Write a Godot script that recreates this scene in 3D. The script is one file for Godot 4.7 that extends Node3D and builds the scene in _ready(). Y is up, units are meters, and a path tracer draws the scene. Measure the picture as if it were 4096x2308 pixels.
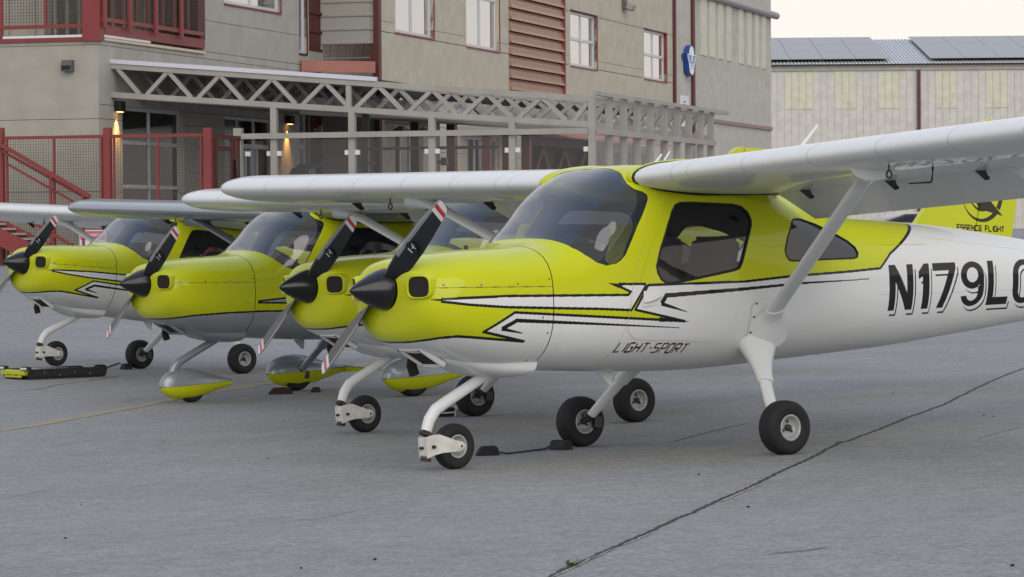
extends Node3D
# Light aircraft parked on an apron in front of an airport terminal, dusk light.
# Units are metres. World: x right, y up, the camera looks along -z.
const SCALE := 1.13
const FOCAL := 12720.5            # focal length in pixels of the 4096 pixel wide photograph
const EYE := 1.5512
const PITCH := 0.018075
const ROLL := 0.00698
const MIDDLE := Vector2(2048, 1154)

var mats := {}
var used_names := {}
var rng := RandomNumberGenerator.new()

# ---------------------------------------------------------------- mesh builder
class Shape:
	var v := PackedVector3Array()
	var n := PackedVector3Array()
	var uv := PackedVector2Array()
	var ix := PackedInt32Array()

	func quad(a: Vector3, b: Vector3, c: Vector3, d: Vector3) -> void:   # counter-clockwise seen from outside
		var nn := (b - a).cross(c - a)
		if nn.length() < 1e-12:
			nn = (c - a).cross(d - a)
		nn = nn.normalized()
		var s := v.size()
		for p: Vector3 in [a, b, c, d]:
			v.append(p); n.append(nn); uv.append(Vector2(p.x + p.z, -p.y))
		ix.append_array(PackedInt32Array([s, s + 2, s + 1, s, s + 3, s + 2]))

	func tri(a: Vector3, b: Vector3, c: Vector3) -> void:
		var nn := (b - a).cross(c - a).normalized()
		var s := v.size()
		for p: Vector3 in [a, b, c]:
			v.append(p); n.append(nn); uv.append(Vector2(p.x + p.z, -p.y))
		ix.append_array(PackedInt32Array([s, s + 2, s + 1]))

	func box(t: Transform3D, size: Vector3) -> void:
		var h := size / 2.0
		var p: Array[Vector3] = []
		for k in 8:
			p.append(t * Vector3(h.x if k & 1 else -h.x, h.y if k & 2 else -h.y, h.z if k & 4 else -h.z))
		quad(p[4], p[5], p[7], p[6]); quad(p[1], p[0], p[2], p[3])
		quad(p[5], p[1], p[3], p[7]); quad(p[0], p[4], p[6], p[2])
		quad(p[6], p[7], p[3], p[2]); quad(p[0], p[1], p[5], p[4])

	func bevel_box(t: Transform3D, size: Vector3, ch: float) -> void:
		var rows := []
		for k in 4:
			var y: float = [-size.y / 2, -size.y / 2 + ch, size.y / 2 - ch, size.y / 2][k]
			var q: float = ch if k == 0 or k == 3 else 0.0
			var hx := size.x / 2 - q
			var hz := size.z / 2 - q
			var row := PackedVector3Array()
			for c in [[1, 1], [-1, 1], [-1, -1], [1, -1]]:
				var a := Vector3(c[0] * hx, y, c[1] * (hz - ch))
				var b := Vector3(c[0] * (hx - ch), y, c[1] * hz)
				if c[0] * c[1] > 0:
					row.append(t * a); row.append(t * b)
				else:
					row.append(t * b); row.append(t * a)
			rows.append(row)
		loft(rows, true, true, false)

	func bar(a: Vector3, b: Vector3, w: float, h: float, up := Vector3.UP) -> void:
		var x := (b - a).normalized()
		if absf(x.dot(up)) > 0.99:
			up = Vector3.RIGHT
		var z := x.cross(up).normalized()
		var y := z.cross(x).normalized()
		box(Transform3D(Basis(x, y, z), (a + b) / 2), Vector3((b - a).length(), h, w))

	# rows of points, each row closed into a ring when closed is set
	func loft(rows: Array, closed: bool, caps: bool, smooth: bool, uvs := []) -> void:
		var m: int = rows[0].size()
		var r := rows.size()
		# orientation by signed volume
		var mid := Vector3.ZERO
		for row: PackedVector3Array in rows:
			for p in row: mid += p
		mid /= m * r
		var vol := 0.0
		for i in r - 1:
			for j in (m if closed else m - 1):
				var a: Vector3 = rows[i][j] - mid
				var b: Vector3 = rows[i][(j + 1) % m] - mid
				var c: Vector3 = rows[i + 1][(j + 1) % m] - mid
				var d: Vector3 = rows[i + 1][j] - mid
				vol += a.dot(b.cross(c)) + a.dot(c.cross(d))
		var flip := vol < 0
		if smooth:
			var s := v.size()
			var nn := PackedVector3Array()
			nn.resize(m * r)
			for i in r - 1:
				for j in (m if closed else m - 1):
					var k := (j + 1) % m
					var f: Vector3 = (rows[i][k] - rows[i][j]).cross(rows[i + 1][k] - rows[i][j]) + (rows[i + 1][k] - rows[i][j]).cross(rows[i + 1][j] - rows[i][j])
					for q in [i * m + j, i * m + k, (i + 1) * m + k, (i + 1) * m + j]:
						nn[q] += f
			for i in r:
				for j in m:
					v.append(rows[i][j])
					var q := nn[i * m + j].normalized()
					n.append(-q if flip else q)
					uv.append(uvs[i][j] if uvs else Vector2(float(j) / m, float(i) / r))
			for i in r - 1:
				for j in (m if closed else m - 1):
					var k := (j + 1) % m
					var a := s + i * m + j
					var b := s + i * m + k
					var c := s + (i + 1) * m + k
					var d := s + (i + 1) * m + j
					ix.append_array(PackedInt32Array([a, b, c, a, c, d] if flip else [a, c, b, a, d, c]))
		else:
			for i in r - 1:
				for j in (m if closed else m - 1):
					var k := (j + 1) % m
					if flip: quad(rows[i][k], rows[i][j], rows[i + 1][j], rows[i + 1][k])
					else: quad(rows[i][j], rows[i][k], rows[i + 1][k], rows[i + 1][j])
		if caps:
			for e in [0, r - 1]:
				var cen := Vector3.ZERO
				for p: Vector3 in rows[e]: cen += p
				cen /= m
				for j in m:
					var a: Vector3 = rows[e][j]
					var b: Vector3 = rows[e][(j + 1) % m]
					if (e == 0) != flip: tri(cen, b, a)
					else: tri(cen, a, b)

	# tube along a path, radii as Vector2 (across, along up)
	func tube(path: Array, radii: Array, seg := 12, caps := true, up := Vector3.UP) -> void:
		var rows := []
		for i in path.size():
			var p: Vector3 = path[i]
			var d: Vector3 = (path[mini(i + 1, path.size() - 1)] - path[maxi(i - 1, 0)]).normalized()
			var u := up if absf(d.dot(up)) < 0.98 else Vector3.RIGHT
			var s := d.cross(u).normalized()
			var w := s.cross(d).normalized()
			var rr: Vector2 = radii[mini(i, radii.size() - 1)] if radii[0] is Vector2 else Vector2.ONE * float(radii[mini(i, radii.size() - 1)])
			var row := PackedVector3Array()
			for k in seg:
				var a := TAU * k / seg
				row.append(p + s * cos(a) * rr.x + w * sin(a) * rr.y)
			rows.append(row)
		loft(rows, true, caps, true)

	# profile points (radius, height along the axis y of t)
	func lathe(t: Transform3D, profile: Array, seg := 28, floor_y := -1e9) -> void:
		var rows := []
		for q in profile:
			var row := PackedVector3Array()
			for k in seg:
				var a := TAU * k / seg
				var p := t * Vector3(cos(a) * q[0], q[1], sin(a) * q[0])
				p.y = maxf(p.y, floor_y)
				row.append(p)
			rows.append(row)
		loft(rows, true, false, true)

	# polygon in the xy plane of t, from z = 0 to z = depth
	func prism(t: Transform3D, poly: PackedVector2Array, depth: float) -> void:
		if Geometry2D.is_polygon_clockwise(poly):
			poly = poly.duplicate(); poly.reverse()
		if depth < 0:
			t = t * Transform3D(Basis(), Vector3(0, 0, depth)); depth = -depth
		var ids := Geometry2D.triangulate_polygon(poly)
		for i in range(0, ids.size(), 3):
			var a := poly[ids[i]]; var b := poly[ids[i + 1]]; var c := poly[ids[i + 2]]
			if (b - a).cross(c - a) < 0:
				var q := b; b = c; c = q
			tri(t * Vector3(a.x, a.y, depth), t * Vector3(b.x, b.y, depth), t * Vector3(c.x, c.y, depth))
			tri(t * Vector3(a.x, a.y, 0), t * Vector3(c.x, c.y, 0), t * Vector3(b.x, b.y, 0))
		for i in poly.size():
			var a := poly[i]; var b := poly[(i + 1) % poly.size()]
			quad(t * Vector3(a.x, a.y, 0), t * Vector3(b.x, b.y, 0), t * Vector3(b.x, b.y, depth), t * Vector3(a.x, a.y, depth))

	func face_up() -> void:       # a sheet lying on the ground: every face looks up
		for i in range(0, ix.size(), 3):
			var a := v[ix[i]]
			if (v[ix[i + 1]] - a).cross(v[ix[i + 2]] - a).y > 0:
				var q := ix[i + 1]
				ix[i + 1] = ix[i + 2]; ix[i + 2] = q
		for k in n.size():
			if n[k].y < 0: n[k] = -n[k]

	func mesh() -> ArrayMesh:
		var arr := []
		arr.resize(Mesh.ARRAY_MAX)
		arr[Mesh.ARRAY_VERTEX] = v; arr[Mesh.ARRAY_NORMAL] = n; arr[Mesh.ARRAY_TEX_UV] = uv; arr[Mesh.ARRAY_INDEX] = ix
		var am := ArrayMesh.new()
		am.add_surface_from_arrays(Mesh.PRIMITIVE_TRIANGLES, arr)
		return am

# ---------------------------------------------------------------- objects
func obj(called: String, sh: Shape, m: Material, parent: Node = self) -> MeshInstance3D:
	var o := MeshInstance3D.new()
	o.name = called
	o.mesh = sh.mesh()
	o.material_override = m
	parent.add_child(o, true)
	return o

func thing(called: String, label: String, category: String, t := Transform3D(), group := "") -> Node3D:
	var o := Node3D.new()
	if used_names.has(called):
		used_names[called] += 1
		o.name = "%s_%03d" % [called, used_names[called]]
	else:
		used_names[called] = 0
		o.name = called
	o.transform = t
	o.set_meta("label", label); o.set_meta("category", category)
	if group: o.set_meta("group", group)
	add_child(o, true)
	return o

func structure(o: Node) -> Node:
	o.set_meta("kind", "structure")
	return o

func lin(r: float, g: float, b: float) -> Color:      # base colour given as linear reflectance
	return Color(r, g, b).linear_to_srgb()

func mat(key: String, color: Color, rough := 0.6, metal := 0.0) -> StandardMaterial3D:
	if mats.has(key): return mats[key]
	var m := StandardMaterial3D.new()
	m.albedo_color = color; m.roughness = rough; m.metallic = metal
	mats[key] = m
	return m

func noise_image(size: int, seed_: int, freq: float, octaves: int, lo: Color, hi: Color, speckle := 0.0) -> ImageTexture:
	var fn := FastNoiseLite.new()
	fn.seed = seed_; fn.frequency = freq; fn.fractal_octaves = octaves; fn.noise_type = FastNoiseLite.TYPE_SIMPLEX_SMOOTH
	var src := fn.get_seamless_image(size, size, false, false, 0.15)
	var r := RandomNumberGenerator.new(); r.seed = seed_
	var img := Image.create(size, size, true, Image.FORMAT_RGB8)
	for y in size:
		for x in size:
			var q := clampf(src.get_pixel(x, y).r + r.randf_range(-speckle, speckle), 0, 1)
			img.set_pixel(x, y, lo.lerp(hi, q))
	img.generate_mipmaps()
	return ImageTexture.create_from_image(img)

func triplanar(m: StandardMaterial3D, tex: Texture2D, scale_: float) -> StandardMaterial3D:
	m.albedo_texture = tex
	m.uv1_triplanar = true; m.uv1_world_triplanar = true
	m.uv1_scale = Vector3.ONE * scale_
	return m

# ---------------------------------------------------------------- the photograph's rays (source pixels)
func ray(px: Vector2) -> Vector3:        # direction (x, y, z) in the world
	var e := px - MIDDLE
	var dx := e.x * cos(ROLL) - e.y * sin(ROLL)
	var dy := e.x * sin(ROLL) + e.y * cos(ROLL)
	var u := dx / FOCAL
	var w := -dy / FOCAL
	return Vector3(u, w * cos(PITCH) - sin(PITCH), -(w * sin(PITCH) + cos(PITCH)))

func ground_height(x: float, z: float) -> float:
	var d := -z
	var a := clampf(x / SCALE, -7.5, 4.6)
	var e := clampf(d / SCALE - 25.0, -13.0, 15.0)
	var near := SCALE * (0.02374 * a - 0.00517 * e + 0.00165 * a * a - 0.00077 * a * e + 0.00031 * e * e)
	var far: float
	if d < 75.0: far = 0.86 - (75.0 - d) * 0.015
	elif d < 200.0: far = lerpf(0.86, 1.5, (d - 75.0) / 125.0)
	else: far = 1.5
	return lerpf(near, far, smoothstep(44.0, 74.0, d))

func on_ground(px: Vector2, lift := 0.0) -> Vector3:
	var r := ray(px)
	var o := Vector3(0, EYE, 0)
	var lo := 3.0
	var hi := 400.0
	for i in 60:
		var k := (lo + hi) / 2
		var p := o + r * k
		if p.y > ground_height(p.x, p.z): lo = k
		else: hi = k
	var q := o + r * hi
	return Vector3(q.x, ground_height(q.x, q.z) + lift, q.z)

# point where the ray of a pixel meets the upright plane through origin along dir: (distance along dir, height)
func on_wall(px: Vector2, origin: Vector3, dir: Vector3) -> Vector2:
	var r := ray(px)
	var nn := dir.cross(Vector3.UP)
	var k := (origin - Vector3(0, EYE, 0)).dot(nn) / r.dot(nn)
	var p := Vector3(0, EYE, 0) + r * k
	return Vector2((p - origin).dot(dir), p.y)

# ================================================================ aircraft
# Local frame of an aircraft: x aft from the nose wheel's contact, y up, z to its left side.
const SECTIONS := [  # x, bottom, top, half width, height of the widest point, exponent above, exponent below
	[-0.490, 1.02, 1.28, 0.15, 1.15, 2.0, 2.0], [-0.482, 0.93, 1.30, 0.27, 1.13, 2.2, 2.2], [-0.462, 0.87, 1.32, 0.355, 1.11, 2.4, 2.3],
	[-0.420, 0.825, 1.335, 0.415, 1.10, 2.6, 2.4], [-0.33, 0.775, 1.352, 0.46, 1.08, 2.8, 2.5], [-0.2, 0.72, 1.366, 0.50, 1.07, 3.0, 2.5],
	[0.0, 0.665, 1.380, 0.53, 1.06, 3.1, 2.5], [0.2, 0.625, 1.388, 0.548, 1.05, 3.1, 2.5], [0.4, 0.605, 1.400, 0.562, 1.05, 3.1, 2.5],
	[0.5, 0.60, 1.416, 0.572, 1.05, 3.0, 2.5], [0.56, 0.598, 1.445, 0.578, 1.05, 2.9, 2.6], [0.65, 0.592, 1.525, 0.590, 1.05, 2.8, 2.6],
	[0.75, 0.584, 1.62, 0.603, 1.05, 2.8, 2.6], [0.85, 0.578, 1.722, 0.614, 1.05, 2.9, 2.6], [0.95, 0.572, 1.797, 0.622, 1.05, 3.1, 2.6],
	[1.05, 0.566, 1.848, 0.628, 1.05, 3.3, 2.6], [1.15, 0.560, 1.884, 0.632, 1.05, 3.5, 2.6], [1.3, 0.552, 1.900, 0.636, 1.05, 3.5, 2.6],
	[1.8, 0.540, 1.890, 0.638, 1.05, 3.6, 2.6], [2.2, 0.548, 1.82, 0.625, 1.05, 3.5, 2.6], [2.5, 0.562, 1.71, 0.600, 1.05, 3.1, 2.5],
	[2.8, 0.573, 1.61, 0.565, 1.06, 2.8, 2.4], [3.1, 0.586, 1.53, 0.520, 1.07, 2.6, 2.4], [3.6, 0.608, 1.492, 0.445, 1.08, 2.4, 2.3],
	[4.2, 0.655, 1.440, 0.360, 1.08, 2.3, 2.2], [5.1, 0.735, 1.318, 0.255, 1.06, 2.2, 2.2], [6.0, 0.83, 1.20, 0.16, 1.03, 2.0, 2.0], [6.7, 0.92, 1.10, 0.07, 1.0, 2.0, 2.0]]
const SKIN_LO := Vector2(-0.6, 0.45)
const SKIN_HI := Vector2(5.15, 2.0)
const SKIN_W := 2048
const SKIN_H := 552

var livery_white: Array     # [left material, right material]
var livery_grey: Array

func section(x: float) -> Array:
	var k := 0
	while k < SECTIONS.size() - 2 and x > SECTIONS[k + 1][0]: k += 1
	var a: Array = SECTIONS[k]
	var b: Array = SECTIONS[k + 1]
	var p: Array = SECTIONS[maxi(k - 1, 0)]
	var q: Array = SECTIONS[mini(k + 2, SECTIONS.size() - 1)]
	var h: float = b[0] - a[0]
	var t := clampf((x - a[0]) / h, 0, 1)
	var r := [x]
	for c in range(1, 7):
		var d: float = (b[c] - a[c]) / h
		var da: float = (a[c] - p[c]) / (a[0] - p[0]) if k > 0 else d
		var db: float = (q[c] - b[c]) / (q[0] - b[0]) if k < SECTIONS.size() - 2 else d
		var ma := 0.0 if da * d <= 0 else 2.0 * da * d / (da + d)
		var mb := 0.0 if db * d <= 0 else 2.0 * db * d / (db + d)
		var t2 := t * t
		var t3 := t2 * t
		r.append(a[c] * (2 * t3 - 3 * t2 + 1) + ma * h * (t3 - 2 * t2 + t) + b[c] * (-2 * t3 + 3 * t2) + mb * h * (t3 - t2))
	return r

func hull(x: float, th: float) -> Vector3:      # th from -90 degrees (keel) to +90 (roof), left half
	var s := section(x)
	th = clampf(th, -PI / 2, PI / 2)
	var q := sin(absf(th))
	var e: float = s[5] if th >= 0 else s[6]
	var y: float = s[4] + (s[2] - s[4]) * q if th >= 0 else s[4] - (s[4] - s[1]) * q
	return Vector3(x, y, s[3] * pow(maxf(1.0 - pow(q, e), 0.0), 1.0 / e))

func hull_angle(x: float, y: float) -> float:
	var s := section(x)
	if y >= s[4]: return asin(clampf((y - s[4]) / (s[2] - s[4]), 0, 1))
	return -asin(clampf((s[4] - y) / (s[4] - s[1]), 0, 1))

func hull_normal(x: float, th: float) -> Vector3:
	th = clampf(th, -1.555, 1.555)
	var a := hull(x + 0.004, th) - hull(x - 0.004, th)
	var b := hull(x, th + 0.012) - hull(x, th - 0.012)
	var nn := a.cross(b).normalized()
	return nn if nn.dot(Vector3(0, sin(th), cos(th))) > 0 else -nn

func rounded(pts: Array, r: float) -> Array:
	var out := []
	var m := pts.size()
	for i in m:
		var p: Vector2 = pts[i]
		var a: Vector2 = pts[(i + m - 1) % m]
		var b: Vector2 = pts[(i + 1) % m]
		var ra := minf(r, p.distance_to(a) * 0.45)
		var rb := minf(r, p.distance_to(b) * 0.45)
		var s := p + (a - p).normalized() * ra
		var e := p + (b - p).normalized() * rb
		for k in 6:
			var t := k / 5.0
			out.append(s.lerp(p, t).lerp(p.lerp(e, t), t))
	return out

func on_hull(pts: Array) -> PackedVector2Array:     # outline in (x, y) -> (x, angle), with its edges divided
	var out := PackedVector2Array()
	for i in pts.size():
		var a: Vector2 = pts[i]
		var b: Vector2 = pts[(i + 1) % pts.size()]
		var m := maxi(1, int(a.distance_to(b) / 0.04)) if a.y < 5.0 and b.y < 5.0 else 1
		for k in m:
			var q := a.lerp(b, float(k) / m)
			out.append(Vector2(q.x, q.y - 10.0 if q.y > 5.0 else hull_angle(q.x, q.y)))   # heights above 5 stand for an angle + 10
	if Geometry2D.is_polygon_clockwise(out): out.reverse()
	return out

func skin_uv(p: Vector3) -> Vector2:
	return Vector2((p.x - SKIN_LO.x) / (SKIN_HI.x - SKIN_LO.x), (SKIN_HI.y - p.y) / (SKIN_HI.y - SKIN_LO.y))

# the hull between stations, with holes cut out, or only what lies inside keep
func skin(stations: Array, steps: int, side: int, off: float, holes: Array, keep := PackedVector2Array(), lo := -PI / 2, hi := PI / 2) -> Shape:
	var sh := Shape.new()
	var cache := {}
	var put := func(x: float, th: float) -> int:
		var key := Vector2i(roundi(x * 20000), roundi(th * 20000))
		if cache.has(key): return cache[key]
		var nn := hull_normal(x, th)
		var p := hull(x, th) + nn * off
		if side < 0:
			p.z = -p.z; nn.z = -nn.z
		cache[key] = sh.v.size()
		sh.v.append(p); sh.n.append(nn if off >= 0 else -nn); sh.uv.append(skin_uv(p))
		return cache[key]
	var emit := func(a: int, b: int, c: int) -> void:
		var f := (sh.v[b] - sh.v[a]).cross(sh.v[c] - sh.v[a])
		if f.length() < 1e-9: return
		if f.dot(sh.n[a] + sh.n[b] + sh.n[c]) > 0: sh.ix.append_array(PackedInt32Array([a, c, b]))
		else: sh.ix.append_array(PackedInt32Array([a, b, c]))
	var boxes := []
	for hole: PackedVector2Array in holes:
		var bb := Rect2(hole[0], Vector2.ZERO)
		for q in hole: bb = bb.expand(q)
		boxes.append(bb)
	var kb := Rect2()
	if keep.size():
		kb = Rect2(keep[0], Vector2.ZERO)
		for q in keep: kb = kb.expand(q)
	for i in stations.size() - 1:
		for j in steps:
			var x0: float = stations[i]
			var x1: float = stations[i + 1]
			var t0 := lerpf(lo, hi, float(j) / steps)
			var t1 := lerpf(lo, hi, float(j + 1) / steps)
			var cell := Rect2(x0, t0, x1 - x0, t1 - t0)
			var polys: Array = [PackedVector2Array([Vector2(x0, t0), Vector2(x1, t0), Vector2(x1, t1), Vector2(x0, t1)])]
			if keep.size():
				if not kb.intersects(cell): continue
				polys = Geometry2D.intersect_polygons(polys[0], keep)
			for h in holes.size():
				if boxes[h].intersects(cell):
					var rest := []
					for pl: PackedVector2Array in polys:
						for q: PackedVector2Array in Geometry2D.clip_polygons(pl, holes[h]):
							rest.append(q)
					polys = rest
			for pl: PackedVector2Array in polys:
				var ids := Geometry2D.triangulate_polygon(pl)
				for k in range(0, ids.size(), 3):
					emit.call(put.call(pl[ids[k]].x, pl[ids[k]].y), put.call(pl[ids[k + 1]].x, pl[ids[k + 1]].y), put.call(pl[ids[k + 2]].x, pl[ids[k + 2]].y))
	return sh

func span(a: float, b: float, step: float) -> Array:
	var m := maxi(1, roundi((b - a) / step))
	var out := []
	for i in m + 1: out.append(lerpf(a, b, float(i) / m))
	return out

# a rounded strip along an outline on the hull
func outline_strip(pts: Array, side: int, r: float, off := 0.0) -> Shape:
	var sh := Shape.new()
	var poly := on_hull(pts)
	var rows := []
	for i in poly.size() + 1:
		var q := poly[i % poly.size()]
		var q2 := poly[(i + 1) % poly.size()]
		var q0 := poly[(i + poly.size() - 1) % poly.size()]
		var p := hull(q.x, q.y)
		var nn := hull_normal(q.x, q.y)
		var d := (hull(q2.x, q2.y) - hull(q0.x, q0.y)).normalized()
		var s := d.cross(nn).normalized()
		var row := PackedVector3Array()
		for k in 6:
			var a := TAU * k / 6
			var w := p + nn * (off + sin(a) * r * 0.5) + s * cos(a) * r
			if side < 0: w.z = -w.z
			row.append(w)
		rows.append(row)
	sh.loft(rows, true, false, true)
	return sh

# ---------------------------------------------------------------- painting flat colours and lettering
func fill_poly(img: Image, pts: Array, col: Color) -> void:
	var lo := 1e9
	var hi := -1e9
	for p: Vector2 in pts:
		lo = minf(lo, p.y); hi = maxf(hi, p.y)
	for y in range(maxi(0, int(lo)), mini(img.get_height() - 1, int(hi)) + 1):
		var yy := y + 0.5
		var xs := []
		for i in pts.size():
			var a: Vector2 = pts[i]
			var b: Vector2 = pts[(i + 1) % pts.size()]
			if (a.y <= yy) != (b.y <= yy):
				xs.append(a.x + (yy - a.y) / (b.y - a.y) * (b.x - a.x))
		xs.sort()
		for k in range(0, xs.size() - 1, 2):
			var x0 := maxi(0, roundi(xs[k]))
			var x1 := mini(img.get_width(), roundi(xs[k + 1]))
			if x1 > x0: img.fill_rect(Rect2i(x0, y, x1 - x0, 1), col)

func stroke(img: Image, pts: Array, w0: float, w1: float, col: Color, closed := false) -> void:
	var m := pts.size()
	var total := 0.0
	for i in m - 1: total += (pts[i + 1] - pts[i]).length()
	var run := 0.0
	for i in (m if closed else m - 1):
		var a: Vector2 = pts[i]
		var b: Vector2 = pts[(i + 1) % m]
		var l := a.distance_to(b)
		if l < 0.01: continue
		var wa := lerpf(w0, w1, run / total) / 2
		run += l
		var wb := lerpf(w0, w1, run / total) / 2
		var d := (b - a) / l
		var q := Vector2(-d.y, d.x)
		var ea := wa * 0.6 if i > 0 or closed else 0.0
		var eb := wb * 0.6 if i < m - 2 or closed else 0.0
		fill_poly(img, [a - d * ea + q * wa, b + d * eb + q * wb, b + d * eb - q * wb, a - d * ea - q * wa], col)

# square sans letters as strokes on a grid 4 wide and 6 high, y up
const STROKES := {
	"A": [[0, 0, 0, 4, 1, 6, 3, 6, 4, 4, 4, 0], [0, 2.4, 4, 2.4]], "C": [[4, 6, 0.6, 6, 0, 5.4, 0, 0.6, 0.6, 0, 4, 0]], "D": [[0, 0, 0, 6, 3.2, 6, 4, 5.2, 4, 0.8, 3.2, 0, 0, 0]],
	"E": [[4, 6, 0, 6, 0, 0, 4, 0], [0, 3, 3.6, 3]], "F": [[4, 6, 0, 6, 0, 0], [0, 3, 3.5, 3]], "G": [[4, 6, 0.6, 6, 0, 5.4, 0, 0.6, 0.6, 0, 4, 0, 4, 3, 2.2, 3]],
	"H": [[0, 0, 0, 6], [4, 0, 4, 6], [0, 3, 4, 3]], "I": [[2, 0, 2, 6]], "L": [[0, 6, 0, 0, 4, 0]], "M": [[0, 0, 0, 6, 2, 3, 4, 6, 4, 0]], "N": [[0, 0, 0, 6, 4, 0, 4, 6]],
	"O": [[0.6, 0, 0, 0.6, 0, 5.4, 0.6, 6, 3.4, 6, 4, 5.4, 4, 0.6, 3.4, 0, 0.6, 0]], "P": [[0, 0, 0, 6, 3.4, 6, 4, 5.4, 4, 3.4, 3.4, 2.8, 0, 2.8]],
	"R": [[0, 0, 0, 6, 3.4, 6, 4, 5.4, 4, 3.4, 3.4, 2.8, 0, 2.8], [2.2, 2.8, 4, 0]], "S": [[4, 6, 0.6, 6, 0, 5.4, 0, 3.6, 0.6, 3, 3.4, 3, 4, 2.4, 4, 0.6, 3.4, 0, 0, 0]],
	"T": [[0, 6, 4, 6], [2, 6, 2, 0]], "Y": [[0, 6, 2, 3.2, 4, 6], [2, 3.2, 2, 0]], "K": [[0, 0, 0, 6], [4, 6, 0, 2.6], [1.2, 3.4, 4, 0]], "-": [[0.6, 3, 3.4, 3]]}

# text between two points of the baseline; map turns metres into pixels
func letter(img: Image, text: String, a: Vector2, b: Vector2, height: float, weight: float, slant: float, col: Color, map: Callable, gap := 0.32) -> void:
	var total := -gap
	for ch in text: total += 0.45 if ch == "I" else (0.7 if ch in "- " else 1.0)
	var adv := (b - a) / total
	var w := adv.length() * (1.0 - gap)
	var at := 0.0
	for i in text.length():
		var narrow: float = 0.45 if text[i] == "I" else (0.7 if text[i] in "- " else 1.0)
		var from := at - (0.5 * (1.0 - narrow) * (1.0 - gap) if text[i] == "I" else 0.0)
		at += narrow
		if not STROKES.has(text[i]): continue
		for s: Array in STROKES[text[i]]:
			var pts := []
			for k in range(0, s.size(), 2):
				var q := Vector2(s[k] / 4.0 * w * (0.6 if text[i] == "-" else 1.0) + s[k + 1] / 6.0 * height * slant, s[k + 1] / 6.0 * height)
				pts.append(map.call(a + adv * from + q))
			stroke(img, pts, weight, weight, col)

# the registration's characters as outlines in a box 0..1
func big_letters() -> Array:
	var arc := func(cx: float, cy: float, rx: float, ry: float, a0: float, a1: float) -> Array:
		var o := []
		for k in 17:
			var t := deg_to_rad(lerpf(a0, a1, k / 16.0))
			o.append(Vector2(cx + cos(t) * rx, cy + sin(t) * ry))
		return o
	var nine: Array = arc.call(0.5, 0.71, 0.5, 0.29, 180, 0) + [Vector2(1, 0.35)] + arc.call(0.5, 0.31, 0.5, 0.31, 0, -165) + [Vector2(0.24, 0.24)] + arc.call(0.5, 0.29, 0.25, 0.17, -165, 0) + [Vector2(0.75, 0.46)] + arc.call(0.5, 0.69, 0.5, 0.30, -45, -180)
	var nine_hole: Array = arc.call(0.5, 0.70, 0.25, 0.17, 0, 360)
	var cc: Array = arc.call(0.5, 0.69, 0.5, 0.31, 15, 180) + arc.call(0.5, 0.31, 0.5, 0.31, 180, 345) + arc.call(0.5, 0.30, 0.25, 0.17, -15, -180) + arc.call(0.5, 0.70, 0.25, 0.17, 180, 15)
	return [
		[3.327, 3.589, [Vector2(0, 0), Vector2(0, 1), Vector2(0.27, 1), Vector2(0.74, 0.36), Vector2(0.74, 1), Vector2(1, 1), Vector2(1, 0), Vector2(0.73, 0), Vector2(0.26, 0.62), Vector2(0.26, 0)], []],
		[3.647, 3.767, [Vector2(0.38, 0), Vector2(0.38, 0.72), Vector2(0, 0.66), Vector2(0, 0.82), Vector2(0.55, 1), Vector2(1, 1), Vector2(1, 0)], []],
		[3.805, 4.06, [Vector2(0, 1), Vector2(1, 1), Vector2(1, 0.86), Vector2(0.50, 0), Vector2(0.22, 0), Vector2(0.70, 0.83), Vector2(0, 0.83)], []],
		[4.116, 4.371, nine, nine_hole],
		[4.418, 4.65, [Vector2(0, 0), Vector2(0, 1), Vector2(0.28, 1), Vector2(0.28, 0.17), Vector2(1, 0.17), Vector2(1, 0)], []],
		[4.696, 4.946, cc, []]]

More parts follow.
